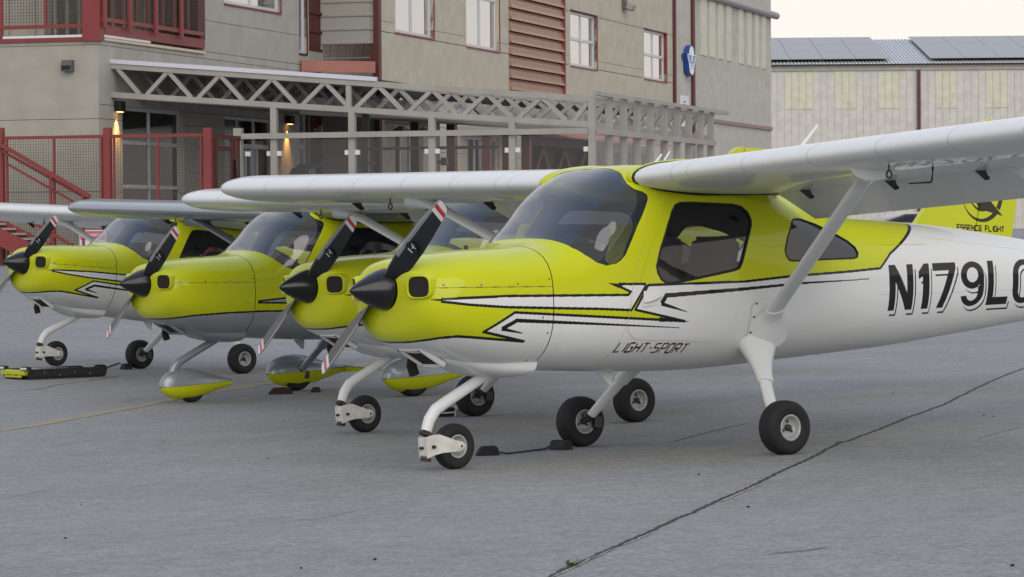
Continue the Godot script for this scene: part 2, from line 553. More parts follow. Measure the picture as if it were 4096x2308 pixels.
func paint_livery(grey: bool, registered: bool, flip: bool) -> StandardMaterial3D:
	var ppm := SKIN_W / (SKIN_HI.x - SKIN_LO.x)
	var map := func(p: Vector2) -> Vector2: return Vector2((p.x - SKIN_LO.x) * ppm, (SKIN_HI.y - p.y) * SKIN_H / (SKIN_HI.y - SKIN_LO.y))
	var maps := func(a: Array) -> Array:
		var o := []
		for p: Vector2 in a: o.append(map.call(p))
		return o
	var body := lin(0.30, 0.33, 0.36) if grey else lin(0.74, 0.75, 0.75)
	var yellow := lin(0.56, 0.60, 0.010)
	var black := lin(0.012, 0.012, 0.014)
	var img := Image.create(SKIN_W, SKIN_H, true, Image.FORMAT_RGB8)
	img.fill(body)
	var lw := 0.016 * ppm
	var aft := [Vector2(1.903, 1.111), Vector2(2.339, 1.133), Vector2(2.912, 1.146), Vector2(3.239, 1.159), Vector2(3.368, 1.254), Vector2(3.809, 1.449), Vector2(3.88, 1.58)]
	var low: Array
	if grey:
		low = [Vector2(-0.6, 0.79), Vector2(-0.48, 0.80), Vector2(-0.36, 0.815), Vector2(-0.2, 0.84), Vector2(0.1, 0.855), Vector2(0.5, 0.86), Vector2(0.95, 0.852), Vector2(1.35, 0.82), Vector2(0.993, 0.963), Vector2(1.094, 1.121)]
	else:
		low = [Vector2(-0.6, 0.80), Vector2(-0.413, 0.820), Vector2(-0.382, 0.831), Vector2(-0.323, 0.844), Vector2(-0.237, 0.849), Vector2(-0.160, 0.841), Vector2(-0.026, 0.825), Vector2(0.217, 0.797), Vector2(-0.085, 0.870), Vector2(0.117, 0.982), Vector2(1.402, 0.874), Vector2(0.999, 0.963), Vector2(1.106, 1.116)]
	fill_poly(img, maps.call(low + aft + [Vector2(3.9, 2.1), Vector2(-0.7, 2.1), Vector2(-0.7, 0.8)]), yellow)
	stroke(img, maps.call(low + aft), lw, lw, black)
	if not grey: fill_poly(img, maps.call([Vector2(1.19, 0.909), Vector2(1.45, 0.868), Vector2(1.19, 0.879)]), black)
	var a_stripe := [Vector2(-0.36, 1.075), Vector2(0.054, 1.078), Vector2(0.953, 1.051), Vector2(0.983, 1.081), Vector2(0.89, 1.122), Vector2(1.078, 1.116), Vector2(0.966, 0.970), Vector2(0.736, 0.987), Vector2(0.052, 1.025), Vector2(-0.20, 1.050)]
	if grey: a_stripe = [Vector2(0.44, 0.95), Vector2(0.95, 0.99), Vector2(0.978, 1.06), Vector2(0.87, 1.10), Vector2(1.07, 1.10), Vector2(0.959, 0.93)]
	if not grey: fill_poly(img, maps.call([Vector2(-0.44, 1.083), Vector2(-0.22, 1.086), Vector2(-0.22, 1.043)]), black)
	stroke(img, maps.call(a_stripe), lw * 2.0, lw * 2.0, black, true)
	fill_poly(img, maps.call(a_stripe), body)
	if not grey:
		fill_poly(img, maps.call([Vector2(0.80, 1.140), Vector2(0.93, 1.128), Vector2(0.88, 1.105)]), black)
		stroke(img, maps.call([Vector2(0.188, 0.850), Vector2(0.036, 0.883)]), 0.006 * ppm, 0.022 * ppm, black)
		stroke(img, maps.call([Vector2(0.036, 0.883), Vector2(0.134, 0.931), Vector2(0.561, 0.898), Vector2(1.369, 0.833)]), 0.026 * ppm, 0.004 * ppm, black)
	stroke(img, maps.call([Vector2(1.413, 0.934), Vector2(1.206, 0.993)]), 0.004 * ppm, 0.026 * ppm, black)
	stroke(img, maps.call([Vector2(1.206, 0.993), Vector2(1.246, 1.044), Vector2(1.900, 1.063), Vector2(2.408, 1.083), Vector2(3.112, 1.090)]), 0.030 * ppm, 0.004 * ppm, black)
	# panel joints and rivets
	var joint := lin(0.09, 0.09, 0.06)
	stroke(img, maps.call([Vector2(-0.426, 1.154), Vector2(0.402, 1.133)]), 1.4, 1.4, joint)
	stroke(img, maps.call([Vector2(0.403, 0.55), Vector2(0.403, 1.42)]), 1.6, 1.6, joint)
	stroke(img, maps.call([Vector2(0.86, 0.56), Vector2(0.93, 0.80), Vector2(0.99, 1.12), Vector2(1.20, 1.68)]), 1.0, 1.0, lin(0.38, 0.40, 0.16) if grey else lin(0.42, 0.44, 0.22))
	var rivet := lin(0.12, 0.12, 0.12)
	for q: Vector2 in [Vector2(-0.349, 1.168), Vector2(-0.111, 1.159), Vector2(0.149, 1.155), Vector2(0.385, 1.179), Vector2(0.324, 0.939), Vector2(0.375, 0.841), Vector2(0.33, 0.67)]:
		var c: Vector2 = map.call(q)
		img.fill_rect(Rect2i(int(c.x) - 2, int(c.y) - 2, 4, 4), rivet)
	for q in [[Vector2(2.06, 1.335), Vector2(3.8, 1.31)], [Vector2(3.81, 1.36), Vector2(5.1, 1.22)], [Vector2(3.2, 0.98), Vector2(5.1, 0.955)]]:
		var pa: Vector2 = map.call(q[0])
		stroke(img, [pa, map.call(q[1])], 1.0, 1.0, img.get_pixel(int(pa.x) + 8, int(pa.y)).darkened(0.16))
	for xs in [1.98, 3.20, 4.15, 4.75]:
		for k in 26:
			var c: Vector2 = map.call(Vector2(xs - (0.0 if k % 2 else 0.012), 0.60 + k * 0.037))
			img.fill_rect(Rect2i(int(c.x), int(c.y), 1, 1), img.get_pixel(int(c.x), int(c.y)).darkened(0.35))
	if registered:
		letter(img, "LIGHT-SPORT", Vector2(0.915, 0.699), Vector2(1.482, 0.666), 0.056, 0.0100 * ppm, 0.28, lin(0.03, 0.02, 0.025), map, 0.30)
		for g: Array in big_letters():
			for pass_ in 4:
				var d: Vector2 = [Vector2(0.028, -0.036), Vector2(0.018, -0.026), Vector2(0.010, -0.016), Vector2.ZERO][pass_]
				var col: Color = [black, body, body, black][pass_]
				for part in [2, 3]:
					if g[part].is_empty(): continue
					var pts := []
					for q: Vector2 in g[part]:
						pts.append(map.call(Vector2(lerpf(g[0], g[1], q.x), 0.865 + q.y * 0.313) + d))
					if part == 3 and pass_ == 0: fill_poly(img, pts, black)
					elif part == 3: fill_poly(img, pts, body)
					else: fill_poly(img, pts, col)
	if flip and registered:
		# the right side reads the same way round
		for r in [Rect2i(int((3.30 - SKIN_LO.x) * ppm), 280, int(1.72 * ppm), 150), Rect2i(int((0.88 - SKIN_LO.x) * ppm), 436, int(0.66 * ppm), 45)]:
			var part := img.get_region(r)
			part.flip_x()
			img.blit_rect(part, Rect2i(Vector2i.ZERO, r.size), r.position)
	img.generate_mipmaps()
	var m := StandardMaterial3D.new()
	m.albedo_texture = ImageTexture.create_from_image(img)
	m.texture_repeat = false
	m.roughness = 0.35; m.metallic_specular = 0.25
	m.normal_enabled = true; m.normal_texture = ripple(); m.normal_scale = 0.12
	m.clearcoat_enabled = true; m.clearcoat = 0.45; m.clearcoat_roughness = 0.04
	return m

var ripple_tex: ImageTexture
func ripple() -> ImageTexture:      # slight waviness of sheet metal
	if ripple_tex: return ripple_tex
	var fn := FastNoiseLite.new()
	fn.seed = 77; fn.frequency = 0.022; fn.fractal_octaves = 2
	var img := fn.get_seamless_image(512, 512, false, false, 0.2)
	img.bump_map_to_normal_map(4.0)
	img.generate_mipmaps()
	ripple_tex = ImageTexture.create_from_image(img)
	return ripple_tex

func paint_fin(text: bool, flip: bool) -> StandardMaterial3D:
	var size := 768
	var yellow := lin(0.56, 0.60, 0.010)
	var ink := lin(0.03, 0.025, 0.012)
	var img := Image.create(size, size, true, Image.FORMAT_RGB8)
	img.fill(yellow)
	var map := func(p: Vector2) -> Vector2:
		return Vector2((p.x - 5.5) / 2.0 * size, (2.5 - p.y) / 2.0 * size)
	if text:
		var c := Vector2(6.74, 1.76)
		for arc in [[0.245, 195.0, 322.0, 0.004, 0.05], [0.245, -36.0, 170.0, 0.05, 0.03], [0.15, 200.0, 300.0, 0.01, 0.035]]:
			var pts := []
			for k in 25:
				var t := deg_to_rad(lerpf(arc[1], arc[2], k / 24.0))
				pts.append(map.call(c + Vector2(cos(t), sin(t)) * arc[0]))
			stroke(img, pts, arc[3] * size / 2.0, arc[4] * size / 2.0, ink)
		fill_poly(img, [map.call(Vector2(6.56, 1.86)), map.call(Vector2(6.78, 1.75)), map.call(Vector2(7.0, 1.55)), map.call(Vector2(6.70, 1.62)), map.call(Vector2(6.62, 1.75))], ink)
		fill_poly(img, [map.call(Vector2(6.78, 1.98)), map.call(Vector2(6.80, 1.70)), map.call(Vector2(6.72, 1.62))], ink)
		letter(img, "ESSENCE FLIGHT", Vector2(6.42, 1.437), Vector2(7.01, 1.405), 0.046, 5.0, 0.0, ink, map, 0.24)
		letter(img, "ACADEMY", Vector2(6.57, 1.352), Vector2(6.87, 1.336), 0.046, 5.0, 0.0, ink, map, 0.24)
		if flip:
			var r := Rect2i(330, 150, 270, 310)
			var part := img.get_region(r)
			part.flip_x()
			img.blit_rect(part, Rect2i(Vector2i.ZERO, r.size), r.position)
	img.generate_mipmaps()
	var m := StandardMaterial3D.new()
	m.albedo_texture = ImageTexture.create_from_image(img)
	m.texture_repeat = false
	m.roughness = 0.35
	m.clearcoat_enabled = true; m.clearcoat = 0.5; m.clearcoat_roughness = 0.08
	return m

func paint_blade() -> StandardMaterial3D:
	var img := Image.create(64, 256, true, Image.FORMAT_RGB8)
	var black := lin(0.013, 0.014, 0.017)
	img.fill(black)
	var metal := lin(0.22, 0.23, 0.25)
	img.fill_rect(Rect2i(25, 90, 14, 166), metal)       # guard along the leading edge
	var bands := [[224, lin(0.66, 0.66, 0.64)], [234, lin(0.48, 0.03, 0.045)], [244, lin(0.66, 0.66, 0.64)]]
	for b in bands: img.fill_rect(Rect2i(0, b[0], 64, 256 - b[0]), b[1])
	img.fill_rect(Rect2i(28, 90, 8, 166), metal)
	img.generate_mipmaps()
	var m := StandardMaterial3D.new()
	m.albedo_texture = ImageTexture.create_from_image(img)
	m.texture_repeat = false
	m.roughness = 0.38
	return m

# ---------------------------------------------------------------- wing
const INCIDENCE := 0.088
func wing_point(le: Vector3, chord: float, s: float, upper: bool, thick: float) -> Vector3:
	var t := 0.138 * thick
	var yt := 5.0 * t * (0.2969 * sqrt(s) - 0.126 * s - 0.3516 * s * s + 0.2843 * s * s * s - 0.1036 * s * s * s * s)
	var yc := 0.02 / 0.16 * (0.8 * s - s * s) if s < 0.4 else 0.02 / 0.36 * (0.2 + 0.8 * s - s * s)
	var y := (yc + yt if upper else yc - yt) * chord
	var x := s * chord
	return le + Vector3(x * cos(INCIDENCE) + y * sin(INCIDENCE), -x * sin(INCIDENCE) + y * cos(INCIDENCE), 0)

func wing_le(z: float) -> Vector3:
	return Vector3(1.13, 1.806 + (absf(z) - 0.46) * 0.033, z)

func wing_ring(le: Vector3, chord: float, s0: float, s1: float, thick: float, grow := 0.0) -> PackedVector3Array:
	var row := PackedVector3Array()
	var m := 13
	var fit := func(k: int) -> float:
		var t := float(k) / (m - 1)
		return s0 + (s1 - s0) * (t * t * (1.0 - 0.35 * t) / 0.65 if s0 < 0.01 else t)
	for k in m: row.append(wing_point(le, chord, fit.call(m - 1 - k), true, thick))
	for k in range(1 if s0 < 0.01 else 0, m): row.append(wing_point(le, chord, fit.call(k), false, thick))
	if grow != 0.0:
		var c := Vector3.ZERO
		for p in row: c += p
		c /= row.size()
		for k in row.size():
			var d := row[k] - c
			row[k] += d.normalized() * grow
	return row

func wing_bottom(x: float, z: float) -> float:
	var le := wing_le(z)
	return wing_point(le, 1.5, (x - le.x) / 1.5, false, 1.0).y

func surface_rows(z0: float, z1: float, s0: float, s1: float, turn: float, step := 0.4) -> Array:
	var rows := []
	for z: float in span(z0, z1, step):
		var le := wing_le(z)
		var row := wing_ring(le, 1.5, s0, s1, 1.0)
		if turn != 0.0:
			var hinge := wing_point(le, 1.5, s0 + 0.02, false, 1.0)
			var t := Transform3D(Basis(Vector3.BACK, -turn), hinge) * Transform3D(Basis(), -hinge)
			for k in row.size(): row[k] = t * row[k]
		rows.append(row)
	return rows

func make_wheel(called: String, at: Vector3, R: float, width: float, rim: float, turn: float, parent: Node, outer: int) -> void:
	var t := Transform3D(Basis(Vector3.UP, turn) * Basis(Vector3.RIGHT, PI / 2), at)     # axis along z
	var w := width / 2
	var holder := Node3D.new()
	holder.name = called
	parent.add_child(holder, true)
	var ty := Shape.new()
	ty.lathe(t, [[rim * 0.96, -w * 0.62], [rim * 1.03, -w * 0.80], [rim * 1.25, -w * 0.97], [R * 0.80, -w], [R * 0.91, -w * 0.90], [R * 0.972, -w * 0.66], [R * 0.985, -w * 0.40], [R * 0.975, -w * 0.37], [R * 0.978, -w * 0.33], [R * 0.998, -w * 0.30], [R, 0.0], [R * 0.998, w * 0.30], [R * 0.978, w * 0.33], [R * 0.975, w * 0.37], [R * 0.985, w * 0.40], [R * 0.972, w * 0.66], [R * 0.91, w * 0.90], [R * 0.80, w], [rim * 1.25, w * 0.97], [rim * 1.03, w * 0.80], [rim * 0.96, w * 0.62]], 40, 0.003)
	obj("tyre", ty, mats.tyre, holder)
	var ri := Shape.new()
	ri.lathe(t, [[rim * 1.0, -w * 0.72], [rim * 1.02, -w * 0.84], [rim * 0.90, -w * 0.86], [rim * 0.82, -w * 0.70], [rim * 0.76, -w * 0.35], [rim * 0.5, -w * 0.30], [0.002, -w * 0.30]], 32)
	ri.lathe(t, [[rim * 1.0, w * 0.72], [rim * 1.02, w * 0.84], [rim * 0.90, w * 0.86], [rim * 0.82, w * 0.70], [rim * 0.76, w * 0.35], [rim * 0.5, w * 0.30], [0.002, w * 0.30]], 32)
	obj("rim", ri, mats.rim, holder)
	var hub := Shape.new()
	hub.lathe(t, [[0.002, -w * 0.55], [rim * 0.22, -w * 0.55], [rim * 0.26, -w * 0.3], [rim * 0.26, w * 0.3], [rim * 0.24, w * 0.62], [rim * 0.14, w * 0.64], [rim * 0.12, w * 0.8], [0.002, w * 0.8]], 16)
	for k in 3:
		var a := TAU * k / 3 + 0.6
		hub.box(t * Transform3D(Basis(Vector3.UP, -a), Vector3(cos(a), 0, sin(a)) * rim * 0.48 + Vector3(0, w * 0.36, 0)), Vector3(rim * 0.22, w * 0.14, rim * 0.16))
	obj("hub", hub, mats.dark_steel, holder)

func wheel_pant(at: Vector3, len_f: float, len_r: float, up: float, down: float, half: float, parent: Node) -> void:
	# teardrop fairing: grey above, yellow below a black line
	var xs := [-1.0, -0.985, -0.94, -0.85, -0.7, -0.5, -0.25, 0.0, 0.25, 0.5, 0.75, 1.0, 1.25, 1.5, 1.75, 2.0]
	var wid := [0.0, 0.16, 0.34, 0.56, 0.76, 0.91, 0.985, 1.0, 0.985, 0.93, 0.84, 0.72, 0.60, 0.48, 0.36, 0.26]
	for part in 3:
		var rows := []
		for i in xs.size():
			var fx: float = xs[i]
			var x: float = at.x + (fx * len_f if fx < 0 else fx / 2.0 * len_r)
			var tt := maxf(0.0, fx) / 2.0
			var w: float = wid[i] * half
			var yu: float = wid[i] * up * (1.0 - 0.25 * tt)
			var yd: float = -wid[i] * down * (1.0 - 0.1 * tt)
			var mid := 0.012 * fx - 0.012
			var row := PackedVector3Array()
			var a0: float = [0.0, PI, -0.05][part]
			var a1: float = [PI, TAU, 0.05][part]
			if part < 2:
				for k in 13:
					var a := lerpf(a0, a1, k / 12.0)
					var y := mid + (maxf(yu - mid, 0.002) if part == 0 else maxf(mid - yd, 0.002)) * sin(a)
					row.append(at + Vector3(x - at.x, y, w * cos(a)))
			else:
				for k in 16:
					var a := TAU * k / 16
					row.append(at + Vector3(x - at.x, mid + sin(a) * 0.006, 0) + Vector3(0, 0, (w + 0.003) * cos(a)))
			rows.append(row)
		var sh := Shape.new()
		sh.loft(rows, part == 2, false, true)
		if part < 2: sh.loft([rows[-1], PackedVector3Array(Array(rows[-1]).map(func(q: Vector3) -> Vector3: return Vector3(q.x + 0.002, at.y - 0.005, q.z * 0.2)))], false, false, true)
		obj(["fairing_top", "fairing_bottom", "pinstripe"][part], sh, [mats.grey_paint, mats.yellow_paint, mats.black_paint][part], parent)

func make_plane(called: String, label: String, grey: bool, registered: bool, fin_text: bool) -> Node3D:
	var root := thing(called, label, "airplane", Transform3D(), "light aircraft parked in a row on the apron")
	var skin_l: Material = paint_livery(grey, registered, false)
	var skin_r: Material = paint_livery(grey, registered, true) if registered else skin_l
	var body: Material = mats.grey_paint if grey else mats.white_paint
	# ---- window outlines in side view
	var roof := 10.0 + 1.64
	var screen := [Vector2(0.555, roof), Vector2(0.556, 10.0 + 1.40), Vector2(0.571, 1.425), Vector2(0.588, 1.406), Vector2(0.619, 1.368), Vector2(0.671, 1.321), Vector2(0.733, 1.272), Vector2(0.800, 1.249), Vector2(0.872, 1.259), Vector2(0.911, 1.281), Vector2(0.946, 1.312), Vector2(1.061, 1.492), Vector2(1.158, 1.626), Vector2(1.186, 1.666), Vector2(1.190, 1.693), Vector2(1.166, 1.713), Vector2(1.121, 1.729), Vector2(1.096, 1.763), Vector2(1.104, 1.805), Vector2(1.125, 1.838), Vector2(1.135, 10.0 + 1.43), Vector2(1.14, roof)]
	var side_win := [Vector2(1.386, 1.618), Vector2(1.434, 1.633), Vector2(1.514, 1.633), Vector2(1.699, 1.623), Vector2(1.866, 1.613), Vector2(1.939, 1.597), Vector2(1.984, 1.560), Vector2(2.001, 1.510), Vector2(1.996, 1.477), Vector2(1.950, 1.380), Vector2(1.890, 1.235), Vector2(1.866, 1.200), Vector2(1.816, 1.186), Vector2(1.636, 1.162), Vector2(1.447, 1.137), Vector2(1.302, 1.119), Vector2(1.257, 1.121), Vector2(1.212, 1.148), Vector2(1.185, 1.193), Vector2(1.179, 1.233), Vector2(1.214, 1.336), Vector2(1.295, 1.494), Vector2(1.350, 1.581)]
	var rear_win := [Vector2(2.398, 1.493), Vector2(2.415, 1.504), Vector2(2.441, 1.509), Vector2(2.500, 1.508), Vector2(2.650, 1.471), Vector2(2.813, 1.412), Vector2(2.947, 1.350), Vector2(3.008, 1.306), Vector2(3.025, 1.268), Vector2(3.011, 1.243), Vector2(2.968, 1.234), Vector2(2.667, 1.235), Vector2(2.358, 1.233), Vector2(2.318, 1.239), Vector2(2.291, 1.273), Vector2(2.285, 1.306), Vector2(2.319, 1.388)]
	var door_line := [Vector2(1.403, 1.694), Vector2(1.300, 1.606), Vector2(1.135, 1.338), Vector2(1.039, 1.123), Vector2(0.942, 0.948), Vector2(0.932, 0.887), Vector2(0.970, 0.820), Vector2(1.036, 0.775), Vector2(1.362, 0.752), Vector2(1.685, 0.730), Vector2(1.737, 0.747), Vector2(1.791, 0.808), Vector2(1.841, 0.929), Vector2(1.875, 1.025), Vector2(1.928, 1.137), Vector2(2.013, 1.346), Vector2(2.051, 1.427), Vector2(2.048, 1.542), Vector2(2.043, 1.694)]
	var p_screen := on_hull(screen)
	var p_side := on_hull(side_win)
	var p_rear := on_hull(rear_win)
	var p_door := on_hull(door_line)
	var holes := [p_screen, p_side, p_rear]
	var cabin_x := span(0.405, 3.15, 0.045)
	for side in [1, -1]:
		var m: Material = skin_l if side > 0 else skin_r
		obj("cowling", skin(span(-0.49, -0.40, 0.006) + span(-0.36, 0.40, 0.04), 30, side, 0.0, []), m, root)
		obj("cabin_shell", skin(cabin_x, 36, side, 0.0, holes), m, root)
		obj("tail_cone", skin(span(3.15, 6.7, 0.12), 26, side, 0.0, []), m, root)
		obj("cabin_lining", skin(span(0.44, 3.1, 0.07), 24, side, -0.028, holes), mats.interior, root)
		var door := obj("door", skin(cabin_x, 36, side, 0.004, [p_side], p_door), m, root)
		obj("window_pane", skin(cabin_x, 36, side, -0.004, [], p_side), mats.cockpit_glass, door)
		obj("window_seal", outline_strip(side_win, side, 0.008, 0.003), mats.seal, door)
		var hd := Shape.new()
		hd.tube([Vector3(1.19, 1.045, 0.645 * side), Vector3(1.16, 1.035, 0.655 * side), Vector3(1.09, 1.015, 0.655 * side), Vector3(1.06, 1.01, 0.645 * side)], [0.014, 0.012, 0.010, 0.008], 8)
		hd.prism(Transform3D(Basis(), Vector3(1.125, 1.03, 0.636 * side)), PackedVector2Array([Vector2(-0.07, -0.05), Vector2(0.07, -0.04), Vector2(0.075, 0.04), Vector2(-0.06, 0.05)]), 0.004 * side)
		obj("handle", hd, body, door)
		obj("rear_window", skin(cabin_x, 36, side, -0.003, [], p_rear), mats.cockpit_glass_dark, root)
		obj("window_seal", outline_strip(rear_win, side, 0.006, 0.002), mats.seal, root)
		obj("windscreen", skin(span(0.52, 1.2, 0.034), 40, side, -0.002, [], p_screen, -0.1, PI / 2), mats.windscreen, root)
		# cooling inlet beside the spinner
		var lip := Shape.new()
		var rows := []
		var ith := hull_angle(-0.462, 1.163)
		var base_c := hull(-0.462, ith)
		var fwd := (hull_normal(-0.462, ith) * Vector3(1, 0, 1)).normalized()
		var sidev := fwd.cross(Vector3.UP).normalized()
		for ring in [[0.0, -0.06, 1.30], [0.0, 0.0, 1.19], [0.0, 0.016, 1.10], [0.0, 0.022, 1.04], [0.0, 0.019, 0.98], [0.0, 0.010, 0.955]]:
			var row := PackedVector3Array()
			for k in 24:
				var a := TAU * k / 24
				var cs := signf(cos(a)) * pow(absf(cos(a)), 0.6)
				var sn := signf(sin(a)) * pow(absf(sin(a)), 0.6)
				var p: Vector3 = base_c + fwd * ring[1] + sidev * cs * 0.078 * ring[2] + Vector3.UP * sn * 0.066 * ring[2]
				p.z *= side
				row.append(p)
			rows.append(row)
		lip.loft(rows, true, false, true)
		obj("air_inlet", lip, mats.yellow_paint, root)
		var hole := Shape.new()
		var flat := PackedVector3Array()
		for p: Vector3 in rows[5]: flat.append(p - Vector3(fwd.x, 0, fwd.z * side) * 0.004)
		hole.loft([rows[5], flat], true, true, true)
		obj("inlet_shade_cap", hole, mats.soot_and_shade, root)  # shallow black cap; the shade of an open hole is in its colour
		# strut, gear leg and fairings
		var foot := Vector3(2.10, 0.84, 0.62 * side)
		var top := Vector3(1.465, wing_bottom(1.465, 2.36) + 0.01, 2.36 * side)
		var dir := (top - foot).normalized()
		var st := Shape.new()
		st.tube([foot, top], [Vector2(0.026, 0.062)], 18, true, Vector3.RIGHT)
		obj("wing_strut", st, body, root)
		var cuff := Shape.new()
		cuff.tube([foot - dir * 0.10 + Vector3(0.01, -0.03, 0), foot + dir * 0.02, foot + dir * 0.07, foot + dir * 0.12, foot + dir * 0.19], [Vector2(0.13, 0.17), Vector2(0.085, 0.125), Vector2(0.055, 0.095), Vector2(0.04, 0.078), Vector2(0.034, 0.068)], 20, true, Vector3.RIGHT)
		obj("strut_fairing", cuff, body, root)
		var cuff2 := Shape.new()
		cuff2.tube([top + dir * 0.04, top - dir * 0.03, top - dir * 0.10, top - dir * 0.2], [Vector2(0.10, 0.16), Vector2(0.065, 0.12), Vector2(0.036, 0.078), Vector2(0.027, 0.063)], 18, true, Vector3.RIGHT)
		obj("strut_fairing", cuff2, body, root)
		var plate := on_hull(rounded([Vector2(1.95, 0.64), Vector2(1.965, 0.98), Vector2(2.26, 1.0), Vector2(2.26, 0.80), Vector2(2.2, 0.62)], 0.06))
		var pl := obj("gear_plate", skin(cabin_x, 36, side, 0.006, [], plate), body, root)
		var rv := Shape.new()
		for q: Vector2 in [Vector2(1.975, 0.68), Vector2(1.98, 0.78), Vector2(1.982, 0.88), Vector2(2.0, 0.965), Vector2(2.235, 0.93), Vector2(2.24, 0.85), Vector2(2.215, 0.76), Vector2(2.0, 0.74)]:
			var ang := hull_angle(q.x, q.y)
			var p := hull(q.x, ang) + hull_normal(q.x, ang) * 0.007
			p.z *= side
			rv.box(Transform3D(Basis(), p), Vector3.ONE * 0.011)
		obj("rivets", rv, mats.dark_steel, pl).set_meta("kind", "stuff")
		var leg := Shape.new()
		leg.tube([Vector3(2.05, 0.66, 0.57 * side), Vector3(1.945, 0.44, 0.765 * side), Vector3(1.87, 0.283, 0.904 * side), Vector3(1.84, 0.22, 0.96 * side)], [Vector2(0.036, 0.052), Vector2(0.031, 0.046), Vector2(0.028, 0.042), Vector2(0.027, 0.04)], 16, true, Vector3.RIGHT)
		obj("landing_gear_leg", leg, body, root)
		var lc := Shape.new()
		lc.tube([Vector3(2.09, 0.745, 0.50 * side), Vector3(2.065, 0.69, 0.545 * side), Vector3(2.04, 0.64, 0.59 * side), Vector3(2.01, 0.577, 0.645 * side), Vector3(1.975, 0.504, 0.71 * side), Vector3(1.95, 0.45, 0.757 * side)], [Vector2(0.12, 0.17), Vector2(0.10, 0.145), Vector2(0.078, 0.115), Vector2(0.056, 0.084), Vector2(0.045, 0.064), Vector2(0.042, 0.058)], 18, true, Vector3.RIGHT)
		obj("leg_fairing", lc, body, root)
		var axle := Shape.new()
		axle.tube([Vector3(1.842, 0.235, 0.948 * side), Vector3(1.828, 0.19, 0.99 * side), Vector3(1.825, 0.175, 1.05 * side)], [0.026, 0.024, 0.02], 10)
		axle.bevel_box(Transform3D(Basis(), Vector3(1.905, 0.165, 0.985 * side)), Vector3(0.06, 0.085, 0.06), 0.01)
		obj("axle", axle, mats.dark_steel, root)
		make_wheel("main_wheel", Vector3(1.825, 0.174, 1.07 * side), 0.175, 0.150, 0.084, 0.0, root, side)
		if grey:
			var pant := Node3D.new()
			pant.name = "wheel_pant"
			root.add_child(pant, true)
			wheel_pant(Vector3(1.83, 0.205, 1.075 * side), 0.34, 0.58, 0.165, 0.165, 0.118, pant)
		# wing
		var wing := obj("wing", Shape.new() if false else _wing_box(side), body, root)
		var fl := Shape.new()
		var fr := surface_rows(0.60 * side, 2.72 * side, 0.735, 0.995, 0.50)
		fl.loft(fr, true, true, true)
		obj("flap", fl, body, wing)
		var al := Shape.new()
		al.loft(surface_rows(2.745 * side, 4.48 * side, 0.735, 0.995, 0.04), true, true, true)
		obj("aileron", al, body, wing)
		var tip := Shape.new()
		var trs := []
		for q in [[4.505, 0.0, 1.0], [4.58, 0.008, 1.0], [4.68, 0.05, 0.96], [4.76, 0.12, 0.86], [4.82, 0.22, 0.70], [4.865, 0.36, 0.46], [4.885, 0.52, 0.20], [4.888, 0.62, 0.04]]:
			var le := wing_le(q[0] * side) + Vector3(q[1], q[1] * 0.03, 0)
			trs.append(wing_ring(le, 1.5 - q[1] * 1.05, 0.0, 0.995, q[2] * 1.0))
		tip.loft(trs, true, true, true)
		obj("wing_tip", tip, body, wing)
		for sz in [0.86, 1.02, 1.55, 2.15, 2.75, 3.35, 3.95]:
			var sm := Shape.new()
			sm.loft([wing_ring(wing_le(sz * side), 1.5, 0.0, 0.70, 1.0, 0.0007), wing_ring(wing_le((sz + 0.004) * side), 1.5, 0.0, 0.70, 1.0, 0.0007)], true, false, true)
			obj("panel_seam", sm, mats.joint_line, wing)
		var sealr := Shape.new()
		var srr := []
		for q in [[0.478, 0.014], [0.500, 0.009]]:
			var rw := wing_ring(wing_le(q[0] * side), 1.5, 0.0, 0.80, 1.0, q[1])
			for k in rw.size():
				if k > 14: rw[k].z += side * smoothstep(14.0, 17.0, k) * 0.085
			srr.append(rw)
		sealr.loft(srr, true, true, true)
		obj("root_seal", sealr, mats.seal, wing)
		var fair := Shape.new()
		fair.loft([wing_ring(wing_le(0.30 * side) + Vector3(0.05, 0, 0), 1.45, 0.0, 0.80, 1.0, 0.0), wing_ring(wing_le(0.40 * side) + Vector3(0.015, 0, 0), 1.48, 0.0, 0.81, 1.0, 0.010), wing_ring(wing_le(0.455 * side), 1.5, 0.0, 0.82, 1.0, 0.022), wing_ring(wing_le(0.475 * side), 1.5, 0.0, 0.82, 1.0, 0.026), wing_ring(wing_le(0.486 * side), 1.5, 0.0, 0.82, 1.0, 0.014)], true, true, true)
		obj("root_fairing", fair, mats.yellow_paint, wing)
		var ring := Shape.new()
		var rc := Vector3(1.36, wing_bottom(1.36, 2.62) - 0.055, 2.62 * side)
		var rp := []
		for k in 13: rp.append(rc + Vector3(0, cos(TAU * k / 12), sin(TAU * k / 12)) * 0.022)
		ring.tube(rp, [0.006], 6, false, Vector3.RIGHT)
		ring.tube([rc + Vector3(0, 0.02, 0), rc + Vector3(0, 0.065, 0)], [0.006], 6)
		obj("tie_down_ring", ring, mats.dark_steel, wing)
		for hz in [0.95, 1.75, 2.55, 3.4, 4.3]:
			var hg := Shape.new()
			var hp := Vector3(2.19, wing_bottom(2.19, hz), hz * side)
			hg.prism(Transform3D(Basis(), hp + Vector3(0, 0, -0.004)), PackedVector2Array([Vector2(-0.07, 0.01), Vector2(0.03, 0.01), Vector2(0.06, -0.055), Vector2(0.03, -0.06)]), 0.008)
			hg.tube([hp + Vector3(0.045, -0.045, -0.012), hp + Vector3(0.045, -0.045, 0.012)], [0.012], 8)
			obj("flap_hinge", hg, mats.dark_steel, wing)
